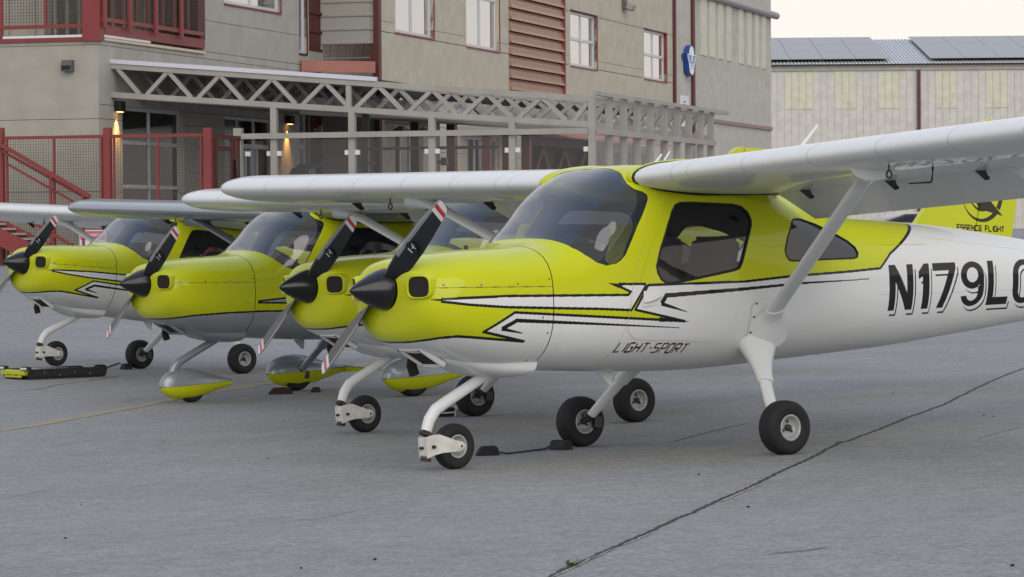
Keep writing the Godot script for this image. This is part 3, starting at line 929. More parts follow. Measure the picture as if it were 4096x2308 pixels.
		if side > 0:
			var pit := Shape.new()
			var pp := Vector3(1.62, wing_bottom(1.62, 2.72), 2.72)
			pit.tube([pp, pp + Vector3(-0.01, -0.075, 0), pp + Vector3(-0.02, -0.09, 0), pp + Vector3(-0.20, -0.095, 0)], [0.007, 0.007, 0.007, 0.005], 6)
			obj("pitot_tube", pit, mats.dark_steel, wing)
			var an := Shape.new()
			an.tube([Vector3(1.80, 1.93, 1.33), Vector3(1.97, 2.09, 1.33)], [Vector2(0.008, 0.016), Vector2(0.005, 0.008)], 8)
			obj("antenna", an, body, wing)
		var sb := Shape.new()
		var srs := []
		for z: float in [0.0, 0.8, 1.5, 1.56]:
			var row := PackedVector3Array()
			for k in 16:
				var a := TAU * k / 16
				row.append(Vector3(6.45 + cos(a) * (0.36 - z * 0.05 - (0.08 if z > 1.5 else 0.0)) + z * 0.04, 1.08 + sin(a) * 0.028, z * side))
			srs.append(row)
		sb.loft(srs, true, true, true)
		obj("tailplane", sb, body, root)
		# seat
		var seat := Node3D.new()
		seat.name = "seat"
		root.add_child(seat, true)
		var s1 := Shape.new()
		s1.bevel_box(Transform3D(Basis(Vector3.BACK, 0.08), Vector3(1.55, 0.88, 0.29 * side)), Vector3(0.50, 0.14, 0.46), 0.04)
		obj("seat_cushion", s1, mats.seat, seat)
		var s2 := Shape.new()
		s2.bevel_box(Transform3D(Basis(Vector3.BACK, -0.26), Vector3(1.90, 1.13, 0.29 * side)), Vector3(0.12, 0.58, 0.44), 0.045)
		obj("backrest", s2, mats.seat, seat)
	# ---- single parts
	var sp := Shape.new()
	var hub := Vector3(-0.455, 1.153, 0)
	var st := Transform3D(Basis(Vector3(0, 0, 1), PI / 2), hub)       # y axis points forward (-x)
	sp.lathe(st, [[0.130, -0.02], [0.135, 0.0], [0.134, 0.03], [0.124, 0.075], [0.104, 0.125], [0.080, 0.175], [0.054, 0.225], [0.027, 0.268], [0.009, 0.288], [0.001, 0.292]], 36)
	var prop := Node3D.new()
	prop.name = "propeller"
	root.add_child(prop, true)
	var cone := obj("spinner", sp, mats.black_paint, prop)
	var sc := Shape.new()
	for k in 10:
		var a := TAU * k / 10 + 0.2
		sc.lathe(st * Transform3D(Basis(), Vector3(cos(a) * 0.134, 0.018, sin(a) * 0.134)) * Transform3D(Basis(Vector3.UP, -a) * Basis(Vector3.BACK, -PI / 2), Vector3.ZERO), [[0.007, 0.0], [0.006, 0.006], [0.001, 0.008]], 8)
	obj("screws", sc, mats.steel, cone).set_meta("kind", "stuff")
	for b in 2:
		var R := Vector3(0, 0.588, 0.809) * (1 if b == 0 else -1)
		var A := Vector3(-1, 0, 0)
		var T := A.cross(R)
		var rows := []
		var uvs := []
		for q in [[0.06, 0.070, 48.0, 0.5], [0.12, 0.085, 46.0, 0.36], [0.2, 0.115, 40.0, 0.22], [0.32, 0.140, 31.0, 0.15], [0.48, 0.145, 24.0, 0.12], [0.64, 0.132, 19.5, 0.10], [0.76, 0.117, 17.0, 0.09], [0.83, 0.104, 16.0, 0.08], [0.866, 0.085, 15.5, 0.07], [0.874, 0.050, 15.0, 0.06]]:
			var be := deg_to_rad(q[2])
			var C := T * cos(be) + A * sin(be)
			var N := A * cos(be) - T * sin(be)
			var row := PackedVector3Array()
			var ur := PackedVector2Array()
			for k in 21:                       # from the trailing edge over the front face to the leading edge and back
				var t := k / 20.0
				var s := absf(t * 2.0 - 1.0)     # 1 at the trailing edge, 0 at the leading edge
				var th: float = q[1] * q[3] * (0.9 * sqrt(s) - 0.9 * s + 0.06 * (1.0 - s))
				row.append(hub + Vector3(-0.06, 0, 0) + R * q[0] + C * q[1] * (0.42 - s) + N * (th if t < 0.5 else -th * 0.6))
				ur.append(Vector2(0.02 + 0.96 * t, q[0] / 0.874))
			rows.append(row); uvs.append(ur)
		var bl := Shape.new()
		bl.loft(rows, false, false, true, uvs)
		var blade := obj("blade", bl, mats.blade, prop)
		# maker's roundel on the blade
		if b == 0:
			var be := deg_to_rad(27)
			var C := T * cos(be) + A * sin(be)
			var N := A * cos(be) - T * sin(be)
			var c0 := hub + Vector3(-0.06, 0, 0) + R * 0.44 - C * 0.012 + N * 0.0158
			var tr := Transform3D(Basis(C, R, N), c0)
			var disc := Shape.new()
			disc.lathe(tr * Transform3D(Basis(Vector3.RIGHT, PI / 2), Vector3.ZERO), [[0.046, -0.002], [0.046, 0.001], [0.001, 0.001]], 24)
			var dd := obj("badge", disc, mats.black_paint, blade)
			var mark := Shape.new()
			for q in [[0.0, 0.006, 0.0, 0.036], [0.0, 0.018, 0.020, 0.034], [0.0, 0.018, -0.020, 0.028]]:
				mark.bar(tr * Vector3(q[0], q[1], 0.0018), tr * Vector3(q[2], q[3], 0.0018), 0.004, 0.001, N)
			for k in 5: mark.bar(tr * Vector3(-0.018 + k * 0.008, -0.016, 0.0018), tr * Vector3(-0.012 + k * 0.008, -0.016, 0.0018), 0.008, 0.001, N)
			obj("lettering", mark, mats.white_paint, dd)
	# chin intake and lower cowl lip
	var chin := Shape.new()
	var crs := []
	for q in [[-0.33, 0.09, 0.80, 0.88], [-0.27, 0.12, 0.765, 0.88], [-0.12, 0.155, 0.672, 0.86], [-0.02, 0.19, 0.645, 0.84], [0.09, 0.245, 0.603, 0.82], [0.22, 0.30, 0.575, 0.80], [0.34, 0.33, 0.562, 0.78], [0.425, 0.34, 0.566, 0.76]]:
		var row := PackedVector3Array()
		for k in 24:
			var a := TAU * k / 24
			var cs := signf(cos(a)) * pow(absf(cos(a)), 0.6)
			var sn := signf(sin(a)) * pow(absf(sin(a)), 0.6)
			row.append(Vector3(q[0] + (0.02 * sn if q[0] > 0.4 else 0.0), (q[2] + q[3]) / 2 + (q[3] - q[2]) / 2 * sn, q[1] * cs))
		crs.append(row)
	chin.loft(crs, true, true, true)
	obj("lower_cowl", chin, body, root)
	var a0 := Vector3(-0.318, 0.788, 0)
	var a1 := Vector3(-0.125, 0.668, 0)
	var along := (a1 - a0).normalized()
	var out := Vector3(along.y, -along.x, 0)
	var frame := Transform3D(Basis(along, out, along.cross(out)), (a0 + a1) / 2)
	var scoop := Shape.new()
	for s in [-1, 1]: scoop.bevel_box(frame * Transform3D(Basis(), Vector3(0, 0.006, s * 0.115)), Vector3(0.225, 0.04, 0.024), 0.010)
	for s in [-1, 1]: scoop.bevel_box(frame * Transform3D(Basis(), Vector3(s * 0.104, 0.006, 0)), Vector3(0.022, 0.038, 0.22), 0.008)
	obj("chin_scoop", scoop, body, root)
	var sd := Shape.new()
	sd.box(frame * Transform3D(Basis(), Vector3(0, 0.002, 0)), Vector3(0.2, 0.012, 0.21))
	obj("scoop_filter", sd, mats.soot_and_shade, root)
	for s in [-1, 1]:
		var ex := Shape.new()
		ex.tube([Vector3(-0.10, 0.74, 0.17 * s - 0.1), Vector3(-0.12, 0.66, 0.17 * s - 0.1), Vector3(-0.10, 0.60, 0.17 * s - 0.1)], [0.035, 0.034, 0.033], 12, true, Vector3.RIGHT)
		if s < 0: obj("exhaust_pipe", ex, mats.soot_and_shade, root)
	# nose gear
	var ng := Shape.new()
	ng.tube([Vector3(0.30, 0.60, 0), Vector3(0.12, 0.512, 0), Vector3(-0.06, 0.425, 0), Vector3(-0.135, 0.385, 0), Vector3(-0.185, 0.325, 0), Vector3(-0.212, 0.255, 0)], [Vector2(0.034, 0.036), Vector2(0.034, 0.036), Vector2(0.034, 0.038), Vector2(0.034, 0.040), Vector2(0.033, 0.040), Vector2(0.030, 0.037)], 16, true, Vector3.RIGHT)
	obj("nose_gear_strut", ng, body, root)
	var piv := Shape.new()
	piv.tube([Vector3(-0.205, 0.275, 0), Vector3(-0.217, 0.235, 0)], [0.022], 12)
	piv.tube([Vector3(-0.213, 0.243, 0), Vector3(-0.218, 0.228, 0)], [0.046], 16)
	obj("caster_pivot", piv, mats.rust, root)
	var nut := Shape.new()
	nut.tube([Vector3(-0.222, 0.088, 0), Vector3(-0.226, 0.066, 0)], [0.034], 12)
	obj("pivot_nut", nut, mats.rust, root)
	if not grey:
		var fork := Node3D.new()
		fork.name = "nose_fork"
		fork.transform = Transform3D(Basis(Vector3.UP, 0.10), Vector3(-0.22, 0, 0))
		root.add_child(fork, true)
		var fp := PackedVector2Array([Vector2(-0.022, 0.085), Vector2(-0.028, 0.215), Vector2(0.0, 0.228), Vector2(0.07, 0.232), Vector2(0.20, 0.185), Vector2(0.245, 0.175), Vector2(0.262, 0.150), Vector2(0.250, 0.125), Vector2(0.22, 0.116), Vector2(0.09, 0.113), Vector2(0.02, 0.10)])
		for s in [-1, 1]:
			var fk := Shape.new()
			fk.prism(Transform3D(Basis(Vector3(1, 0, 0.13 * s), Vector3.UP, Vector3(0, 0, 1)), Vector3(0, 0, s * 0.040 - 0.004)), fp, 0.008)
			fk.lathe(Transform3D(Basis(Vector3.RIGHT, PI / 2 * s), Vector3(0.232, 0.147, s * 0.072)), [[0.026, 0.0], [0.026, 0.004], [0.012, 0.006], [0.001, 0.006]], 14)
			obj("fork_plate", fk, mats.worn_white, fork)
		var fc := Shape.new()
		fc.bevel_box(Transform3D(Basis(), Vector3(0.012, 0.157, 0)), Vector3(0.07, 0.125, 0.074), 0.008)
		obj("fork_head", fc, mats.worn_white, fork)
		var bt := Shape.new()
		for s in [-1, 1]: bt.tube([Vector3(0.022, 0.155, 0.040 * s), Vector3(0.022, 0.155, 0.066 * s)], [0.013, 0.010], 10)
		bt.tube([Vector3(-0.015, 0.15, 0), Vector3(-0.048, 0.15, 0)], [0.010], 8)
		bt.tube([Vector3(0.232, 0.147, -0.075), Vector3(0.232, 0.147, 0.0785)], [0.009], 8)
		obj("bolts", bt, mats.rust, fork)
		make_wheel("nose_wheel", Vector3(0.232, 0.145, 0), 0.145, 0.105, 0.074, 0.0, fork, 1)
	else:
		make_wheel("nose_wheel", Vector3(-0.005, 0.145, 0), 0.145, 0.105, 0.074, 0.05, root, 1)
		var pant := Node3D.new()
		pant.name = "wheel_pant"
		root.add_child(pant, true)
		wheel_pant(Vector3(-0.06, 0.180, 0), 0.285, 0.50, 0.150, 0.148, 0.105, pant)
	# cabin: instrument panel, floor, bulkhead
	var dash := Shape.new()
	dash.bevel_box(Transform3D(Basis(Vector3.BACK, -0.06), Vector3(0.77, 1.20, 0)), Vector3(0.34, 0.22, 0.98), 0.04)
	dash.bevel_box(Transform3D(Basis(Vector3.BACK, 0.35), Vector3(0.98, 1.05, 0)), Vector3(0.06, 0.36, 0.9), 0.02)
	obj("instrument_panel", dash, mats.interior, root)
	var fl := Shape.new()
	fl.box(Transform3D(Basis(), Vector3(1.5, 0.74, 0)), Vector3(1.9, 0.02, 0.78))
	fl.box(Transform3D(Basis(Vector3.BACK, -0.15), Vector3(2.62, 0.95, 0)), Vector3(0.02, 0.45, 0.8))
	obj("cabin_floor", fl, mats.interior, root)
	var visor := Shape.new()
	visor.tube([Vector3(1.0, 1.26, 0.22), Vector3(1.10, 1.34, 0.20)], [0.012], 8)
	visor.tube([Vector3(1.0, 1.26, -0.22), Vector3(1.10, 1.34, -0.20)], [0.012], 8)
	obj("control_sticks", visor, mats.interior, root)
	# beacon cap on the cowl, drain under the belly
	var cap := Shape.new()
	cap.lathe(Transform3D(Basis(), Vector3(0.16, 1.384, -0.02)), [[0.014, -0.01], [0.014, 0.022], [0.012, 0.026], [0.001, 0.027]], 12)
	obj("oil_door_latch", cap, mats.black_paint, root)
	var fin_s := Shape.new()
	fin_s.prism(Transform3D(Basis(), Vector3(1.22, 0.535, -0.006)), PackedVector2Array([Vector2(-0.06, 0.02), Vector2(0.06, 0.02), Vector2(0.055, -0.07), Vector2(0.03, -0.07)]), 0.012)
	obj("belly_antenna", fin_s, body, root)
	var ant := Shape.new()
	ant.tube([Vector3(1.75, 1.88, 0), Vector3(1.84, 1.99, 0)], [Vector2(0.006, 0.012), Vector2(0.004, 0.006)], 8)
	obj("antenna", ant, body, root)
	# fin and rudder
	var fin_l: Material = paint_fin(fin_text, false)
	for part in 2:
		var poly: PackedVector2Array
		if part == 0: poly = PackedVector2Array([Vector2(5.35, 1.05), Vector2(5.62, 1.27), Vector2(5.914, 1.503), Vector2(6.734, 2.378), Vector2(6.79, 2.414), Vector2(6.86, 2.428), Vector2(6.905, 2.425), Vector2(6.60, 1.28), Vector2(6.53, 1.0)])
		else: poly = PackedVector2Array([Vector2(6.615, 1.28), Vector2(6.920, 2.418), Vector2(7.25, 2.408), Vector2(7.31, 2.38), Vector2(7.32, 2.30), Vector2(7.181, 1.671), Vector2(7.10, 1.34), Vector2(7.0, 0.98), Vector2(6.9, 0.92), Vector2(6.53, 1.0)])
		var sh := Shape.new()
		sh.prism(Transform3D(Basis(), Vector3(0, 0, -0.028)), poly, 0.056)
		for k in sh.v.size(): sh.uv[k] = Vector2((sh.v[k].x - 5.5) / 2.0, (2.5 - sh.v[k].y) / 2.0)
		obj(["fin", "rudder"][part], sh, fin_l, root)
	return root

func _wing_box(side: int) -> Shape:
	var w := Shape.new()
	w.loft(surface_rows(0.49 * side, 4.50 * side, 0.0, 0.73, 0.0, 0.5), true, true, true)
	return w

func plane_place(p: Node3D, x: float, d: float, yaw: float, pitch := 0.0) -> void:
	var xc := x / SCALE + cos(yaw)
	var e := d / SCALE + sin(yaw) - 25.0
	var gx := 0.02374 + 2.0 * 0.00165 * xc - 0.00077 * e
	var gd := -0.00517 - 0.00077 * xc + 2.0 * 0.00031 * e
	var g0 := 0.02374 * xc - 0.00517 * e + 0.00165 * xc * xc - 0.00077 * xc * e + 0.00031 * e * e
	var y := SCALE * (g0 - gx * cos(yaw) - gd * sin(yaw))
	var up := Vector3(-gx, 1, gd).normalized()
	var aft := Vector3(cos(yaw), gx * cos(yaw) + gd * sin(yaw), -sin(yaw)).normalized()
	var b := Basis(aft, up, aft.cross(up)).orthonormalized()
	p.transform = Transform3D(b, Vector3(x, y, -d))
	if pitch != 0.0:
		var hinge := Vector3(1.825, 0.0, 0.0)
		p.transform = p.transform * Transform3D(Basis(), hinge) * Transform3D(Basis(Vector3.BACK, -pitch), Vector3.ZERO) * Transform3D(Basis(), -hinge)

# ================================================================ terminal building
var east := Vector3(0.958, 0, 0.287).normalized()      # along the walls that face the apron
var back := Vector3(0.287, 0, -0.958).normalized()     # along the walls that recede

func wall_frame(o: Vector3, dir: Vector3) -> Transform3D:
	return Transform3D(Basis(dir, Vector3.UP, dir.cross(Vector3.UP)), Vector3(o.x, 0, o.z))

# a box in a wall's frame: along, height, outwards
func wbox(sh: Shape, t: Transform3D, a0: float, a1: float, y0: float, y1: float, n0: float, n1: float) -> void:
	sh.box(t * Transform3D(Basis(), Vector3((a0 + a1) / 2, (y0 + y1) / 2, (n0 + n1) / 2)), Vector3(absf(a1 - a0), absf(y1 - y0), absf(n1 - n0)))

func wpart(called: String, m: Material, parent: Node, t: Transform3D, a0: float, a1: float, y0: float, y1: float, n0: float, n1: float) -> MeshInstance3D:
	var sh := Shape.new()
	wbox(sh, t, a0, a1, y0, y1, n0, n1)
	return obj(called, sh, m, parent)

# cladding cut into panels round the openings (rects of along, height)
func clad(parent: Node, t: Transform3D, as_: Array, ys: Array, open: Array, m: Material, called := "wall_panel", gap := 0.012, n0 := -0.18) -> void:
	var xs := as_.duplicate()
	var hs := ys.duplicate()
	for r: Rect2 in open:
		for q in [r.position.x, r.end.x]:
			if q > as_[0] and q < as_[-1]: xs.append(q)
		for q in [r.position.y, r.end.y]:
			if q > ys[0] and q < ys[-1]: hs.append(q)
	xs.sort(); hs.sort()
	for i in xs.size() - 1:
		for j in hs.size() - 1:
			if xs[i + 1] - xs[i] < 0.02 or hs[j + 1] - hs[j] < 0.02: continue
			var c := Vector2((xs[i] + xs[i + 1]) / 2, (hs[j] + hs[j + 1]) / 2)
			var blocked := false
			for r: Rect2 in open: blocked = blocked or r.has_point(c)
			if blocked: continue
			var g0: float = gap / 2 if xs[i] in as_ else 0.0
			var g1: float = gap / 2 if xs[i + 1] in as_ else 0.0
			var h0: float = gap / 2 if hs[j] in ys else 0.0
			var h1: float = gap / 2 if hs[j + 1] in ys else 0.0
			wpart(called, m, parent, t, xs[i] + g0, xs[i + 1] - g1, hs[j] + h0, hs[j + 1] - h1, n0, rng.randf_range(-0.003, 0.003))

func window(parent: Node, t: Transform3D, r: Rect2, cols: int, rows: int, frame: Material, glass: Material, depth := 0.10, bar := 0.05, trim: Material = null) -> Node3D:
	var w := Node3D.new()
	w.name = "window"
	parent.add_child(w, true)
	var f := Shape.new()
	var x0 := r.position.x
	var x1 := r.end.x
	var y0 := r.position.y
	var y1 := r.end.y
	wbox(f, t, x0, x1, y1 - bar, y1, -depth - 0.06, -depth)
	wbox(f, t, x0, x1, y0, y0 + bar, -depth - 0.06, -depth)
	wbox(f, t, x0, x0 + bar, y0 + bar, y1 - bar, -depth - 0.06, -depth)
	wbox(f, t, x1 - bar, x1, y0 + bar, y1 - bar, -depth - 0.06, -depth)
	for k in range(1, cols):
		var x := lerpf(x0, x1, float(k) / cols)
		wbox(f, t, x - bar / 2, x + bar / 2, y0 + bar, y1 - bar, -depth - 0.06, -depth - 0.003)
	for k in range(1, rows):
		var y := lerpf(y0, y1, float(k) / rows)
		wbox(f, t, x0 + bar, x1 - bar, y - bar / 2, y + bar / 2, -depth - 0.06, -depth + 0.003)
	obj("frame", f, frame, w)
	for i in cols:
		for j in rows:
			var xa := lerpf(x0, x1, float(i) / cols) + bar / 2
			var xb := lerpf(x0, x1, float(i + 1) / cols) - bar / 2
			var ya := lerpf(y0, y1, float(j) / rows) + bar / 2
			var yb := lerpf(y0, y1, float(j + 1) / rows) - bar / 2
			wpart("pane", glass, w, t, xa, xb, ya, yb, -depth - 0.045, -depth - 0.035)
	if trim:
		var tr := Shape.new()
		wbox(tr, t, x1, x1 + 0.06, y0 - 0.04, y1 + 0.03, -0.15, 0.025)
		wbox(tr, t, x0 - 0.03, x1, y0 - 0.05, y0, -0.15, 0.03)
		wbox(tr, t, x0 - 0.03, x1, y1, y1 + 0.03, -0.15, 0.02)
		obj("trim", tr, trim, w)
	return w

# square wire mesh in a wall's frame
func wire_mesh(sh: Shape, t: Transform3D, a0: float, a1: float, y0: float, y1: float, n: float, step: float, wire := 0.006) -> void:
	var k := 1
	while a0 + k * step < a1:
		wbox(sh, t, a0 + k * step - wire / 2, a0 + k * step + wire / 2, y0, y1, n - wire / 2, n + wire / 2); k += 1
	k = 1
	while y0 + k * step < y1:
		wbox(sh, t, a0, a1, y0 + k * step - wire / 2, y0 + k * step + wire / 2, n + wire * 0.6, n + wire * 1.6); k += 1

func mesh_infill(parent: Node, t: Transform3D, a0: float, a1: float, y0: float, y1: float, n: float, step: float, wire := 0.006) -> void:
	var sh := Shape.new()
	wire_mesh(sh, t, a0, a1, y0, y1, n, step, wire)
	obj("wire_mesh", sh, mats.wire, parent).set_meta("kind", "stuff")

func make_terminal() -> void:
	var r0 := ray(Vector2(397.5, 800))
	var A := Vector3(r0.x / -r0.z * 75.0, 0, -75.0)
	var FL := wall_frame(A, east)
	var F1 := wall_frame(A, back)
	var at1 := func(x: float, y: float) -> Vector2: return on_wall(Vector2(x, y), A, back)
	var atl := func(x: float, y: float) -> Vector2: return on_wall(Vector2(x, y), A, east)
	var t1: float = at1.call(1287, 150).x
	var B0 := A + back * t1
	var wst: float = on_wall(Vector2(1514, 150), B0, east).x
	var ST := wall_frame(B0, east)
	var B := B0 + east * wst
	var F2 := wall_frame(B, back)
	var at2 := func(x: float, y: float) -> Vector2: return on_wall(Vector2(x, y), B, back)
	var ats := func(x: float, y: float) -> Vector2: return on_wall(Vector2(x, y), B0, east)
	var t2: float = at2.call(2694, 300).x
	var t3: float = at2.call(3085, 300).x
	var base := 0.75
	var top := 14.0
	print("A ", A, " t1 ", t1, " step ", wst, " t2 ", t2, " t3 ", t3)
	# ---- the building
	var bd := thing("terminal_building", "two storey beige terminal building with red steel balcony and copper coloured slats", "building", Transform3D())
	# walls of the near block
	var yb: float = atl.call(200, 152).y
	var seam_hi: float = atl.call(200, 183).y
	var seam_lo: float = atl.call(200, 478).y
	var seam_b: float = atl.call(200, 768).y
	clad(bd, FL, [-30.0, -22.0, -14.0, -0.0], [base, seam_b, seam_lo, seam_hi, yb], [], mats.beige)
	var tb: float = at1.call(814, 195).x
	var d1a: float = at1.call(489, 430).x
	var d1b: float = at1.call(735, 447).x
	var d1top: float = at1.call(489, 424).y
	var d2a: float = at1.call(897, 462).x
	var d2b: float = at1.call(1094, 480).x
	var d2top: float = at1.call(897, 462).y
	var door1 := Rect2(d1a, base, d1b - d1a, d1top - base)
	var door2 := Rect2(d2a, base, d2b - d2a, d2top - base)
	var w0 := Rect2(at1.call(897, 10).x, at1.call(897, 12).y, at1.call(1121, 50).x - at1.call(897, 10).x, 2.2)
	var wn := Rect2(at1.call(1197, 200).x, at1.call(1197, 212).y, at1.call(1226, 200).x - at1.call(1197, 200).x, 5.0)
	var wn2 := Rect2(wn.position.x, base + 0.25, wn.size.x, at1.call(1205, 445).y - base - 0.25)
	var tred: float = at1.call(1236, 200).x
	clad(bd, F1, [0.0, tb * 0.5, tb, tb + (tred - tb) * 0.33, tb + (tred - tb) * 0.66, tred], [base, seam_b, seam_lo, seam_hi, yb], [door1, door2, wn2], mats.grey_beige)
	clad(bd, F1, [tb, tb + (tred - tb) * 0.33, tb + (tred - tb) * 0.66, tred], [yb, at1.call(1000, 110).y, top], [w0, wn], mats.grey_beige)
	window(bd, F1, w0, 2, 1, mats.alu, mats.window_glass, 0.06, 0.09, mats.red)
	window(bd, F1, wn, 1, 2, mats.alu, mats.window_glass, 0.06, 0.09, mats.dark_red)
	window(bd, F1, wn2, 1, 4, mats.alu, mats.window_glass, 0.06, 0.09, mats.dark_red)
	# red boards beside the narrow window, with ribs
	var rb_y: float = at1.call(1262, 205).y
	var yy := rb_y
	while yy < top:
		wpart("red_board", mats.dark_red, bd, F1, tred + 0.002, t1, yy + 0.07, yy + 0.52, -0.15, -0.03)
		wpart("red_board_rib", mats.dark_red, bd, F1, tred + 0.002, t1, yy, yy + 0.07, -0.15, 0.02)
		yy += 0.52
	clad(bd, F1, [tred, t1], [at1.call(1262, 260).y, rb_y], [], mats.beige)
	yy = base
	while yy < at1.call(1262, 260).y - 0.3:
		wpart("red_board", mats.dark_red, bd, F1, tred + 0.002, t1, yy, yy + 0.5, -0.15, -0.03)
		yy += 0.505
	# step wall: beige lap boards above, dark red boards, beige boards below
	var s0: float = ats.call(1300, 178).y
	var pitch_b: float = ats.call(1300, 123).y - s0
	yy = s0
	while yy < top:
		wpart("siding_rib", mats.siding, bd, ST, 0.02, wst - 0.14, yy, yy + pitch_b * 0.13, -0.2, 0.035)
		wpart("siding_board", mats.siding, bd, ST, 0.02, wst - 0.14, yy + pitch_b * 0.13, yy + pitch_b, -0.2, -0.02)
		yy += pitch_b
	yy = s0
	for k in 2:
		wpart("red_board", mats.dark_red, bd, ST, 0.02, wst - 0.14, yy - pitch_b, yy - 0.015, -0.2, 0.0)
		yy -= pitch_b
	while yy > base:
		wpart("siding_board", mats.siding, bd, ST, 0.02, wst - 0.14, yy - pitch_b + 0.05, yy, -0.2, -0.02)
		wpart("siding_rib", mats.siding, bd, ST, 0.02, wst - 0.14, yy - pitch_b, yy - pitch_b + 0.05, -0.2, 0.03)
		yy -= pitch_b
	wpart("corner_trim", mats.dark_red, bd, ST, wst - 0.14, wst + 0.02, base, top, -0.2, 0.05)
	# salmon coloured fascia between the blocks
	var fa: Vector2 = at1.call(1198, 262)
	var fsh := Shape.new()
	var pa := F1 * Vector3(fa.x, 0, 0.03)
	var pb := B + Vector3(0, 0, 0) - back * 0.25
	var ya: float = at1.call(1198, 241).y
	var yd: float = at1.call(1198, 287).y
	var tf := wall_frame(pa, (pb - pa).normalized())
	obj("fascia_board", fsh_box(tf, 0.0, (pb - pa).length() - 0.05, yd, ya, 0.0, 0.08), mats.salmon, bd)
	# ---- long facade
	var wins := []
	for q in [[Vector2(1582, 128), Vector2(1735, 161), 0.0], [Vector2(1866, 184), Vector2(1997, 209), 0.0], [Vector2(2282, 261), Vector2(2388, 277), 40.0], [Vector2(2577, 313), Vector2(2666, 332), 114.0]]:
		var lo: Vector2 = at2.call(q[0].x, q[0].y)
		var hi: Vector2 = at2.call(q[1].x, q[1].y)
		var ht: float = (at2.call(q[0].x, q[2]).y - lo.y) if q[2] > 0 else 3.2
		wins.append(Rect2(lo.x, lo.y, hi.x - lo.x, ht))
	var c0: float = at2.call(2035.6, 200).x
	var c1: float = at2.call(2250, 200).x
	var cbot: float = at2.call(2036, 358).y
	var copper := Rect2(c0, cbot, c1 - c0, top - cbot)
	var e1r := Rect2(at2.call(1580, 500).x, base, at2.call(1692, 500).x - at2.call(1580, 500).x, at2.call(1600, 496).y - base)
	var e2r := Rect2(at2.call(1868, 520).x, base, at2.call(2000, 520).x - at2.call(1868, 520).x, at2.call(1900, 545).y - base)
	var e3r := Rect2(at2.call(2085, 560).x, base, at2.call(2600, 560).x - at2.call(2085, 560).x, at2.call(2085, 540).y - base)
	var seam1: float = at2.call(1803, 135).y
	var seam0: float = at2.call(2480, 92).y
	var cols := [0.0, at2.call(1632, 200).x, at2.call(1803, 200).x, c0, c1, at2.call(2470, 200).x, t2]
	clad(bd, F2, cols, [base, 3.9, seam1, seam0, top], wins + [copper, e1r, e2r, e3r], mats.plaster)
	for w: Rect2 in wins: window(bd, F2, w, 2, 2, mats.alu, mats.window_glass, 0.10, 0.10, mats.red)
	# copper coloured slats
	var ps: float = at2.call(2036, 311).y - at2.call(2036, 358).y
	yy = cbot
	while yy < top:
		var sl := Shape.new()
		sl.prism(F2 * Transform3D(Basis(Vector3(0, 0, 1), Vector3(0, 1, 0), Vector3(-1, 0, 0)), Vector3(c1 - 0.08, yy, 0)), PackedVector2Array([Vector2(-0.15, 0.02), Vector2(0.10, 0.0), Vector2(0.10, ps * 0.20), Vector2(0.055, ps * 0.26), Vector2(0.06, ps * 0.45), Vector2(0.035, ps * 0.5), Vector2(0.04, ps * 0.70), Vector2(0.01, ps * 0.76), Vector2(-0.02, ps - 0.015), Vector2(-0.15, ps - 0.015)]), c1 - c0 - 0.08)
		obj("slat", sl, mats.copper, bd)
		yy += ps
	wpart("slat_edge_trim", mats.red, bd, F2, c1 - 0.075, c1 + 0.02, cbot, top, -0.15, 0.11)
	# hangar block: fine vertical ribs, light strips, band and gutter
	var band: float = at2.call(2772, 472).y
	wpart("corrugated_wall", mats.corrugated, bd, F2, t2, t3, base, band - 0.07, -0.2, -0.03)
	wpart("corrugated_wall", mats.corrugated, bd, F2, t2, t3, band + 0.07, top, -0.2, 0.0)
	wpart("band", mats.band, bd, F2, t2 + 2.2, t3, band - 0.07, band + 0.07, -0.2, 0.06)
	var ribs := Shape.new()
	var q := t2 + 0.15
	while q < t3:
		wbox(ribs, F2, q - 0.035, q + 0.035, band + 0.07, top, 0.0, 0.035)
		wbox(ribs, F2, q - 0.035, q + 0.035, base, band - 0.07, -0.03, 0.005)
		q += 0.32
	obj("corrugation", ribs, mats.corrugated, bd).set_meta("kind", "stuff")
	var stop_y: float = at2.call(2815, 222).y
	var eave: float = at2.call(2965, 25).y
	for sx in [[2799, 2824], [2835, 2858], [2869, 2890], [2903, 2922], [2951, 2970], [2986, 3002], [3017, 3032], [3046, 3060]]:
		wpart("light_strip", mats.translucent, bd, F2, at2.call(sx[0], 150).x, at2.call(sx[1], 150).x, stop_y, eave - 0.1, 0.0, 0.045)
	var gut := Shape.new()
	gut.tube([F2 * Vector3(t2 + 3.0, eave, 0.12), F2 * Vector3(t3 + 0.6, eave, 0.12)], [0.16], 12)
	obj("gutter", gut, mats.band_grey, bd)
	wpart("downspout", mats.dark_red, bd, F2, t2 - 0.12, t2 + 0.10, base, top, 0.0, 0.10)
	var t2b: float = at2.call(2764, 300).x
	wpart("downspout", mats.dark_red, bd, F2, t2b - 0.16, t2b + 0.16, base, top, 0.0, 0.14)
	wpart("end_wall", mats.corrugated, bd, Transform3D(F2.basis, F2 * Vector3(t3, 0, 0)), -0.2, 0.0, base, top, -14.0, -0.001)
	# rooms behind the glass, roofs
	wpart("interior_wall", mats.room, bd, F1, 0.4, t1, base, top, -6.2, -6.0)
	wpart("interior_wall", mats.room, bd, F2, 0.2, t3 - 0.3, base, top, -5.2, -5.0)
	wpart("interior_floor", mats.room, bd, F1, 0.3, t1, base, base + 0.15, -6.0, -0.2)
	wpart("ceiling", mats.room, bd, F1, 0.3, t1, 5.75, 5.95, -6.0, -0.2)
	wpart("ceiling", mats.room, bd, F2, 0.3, t2, 5.3, 5.5, -5.0, -0.2)
	wpart("interior_wall", mats.room, bd, F1, 0.25, 0.45, base, 5.75, -6.0, -0.2)
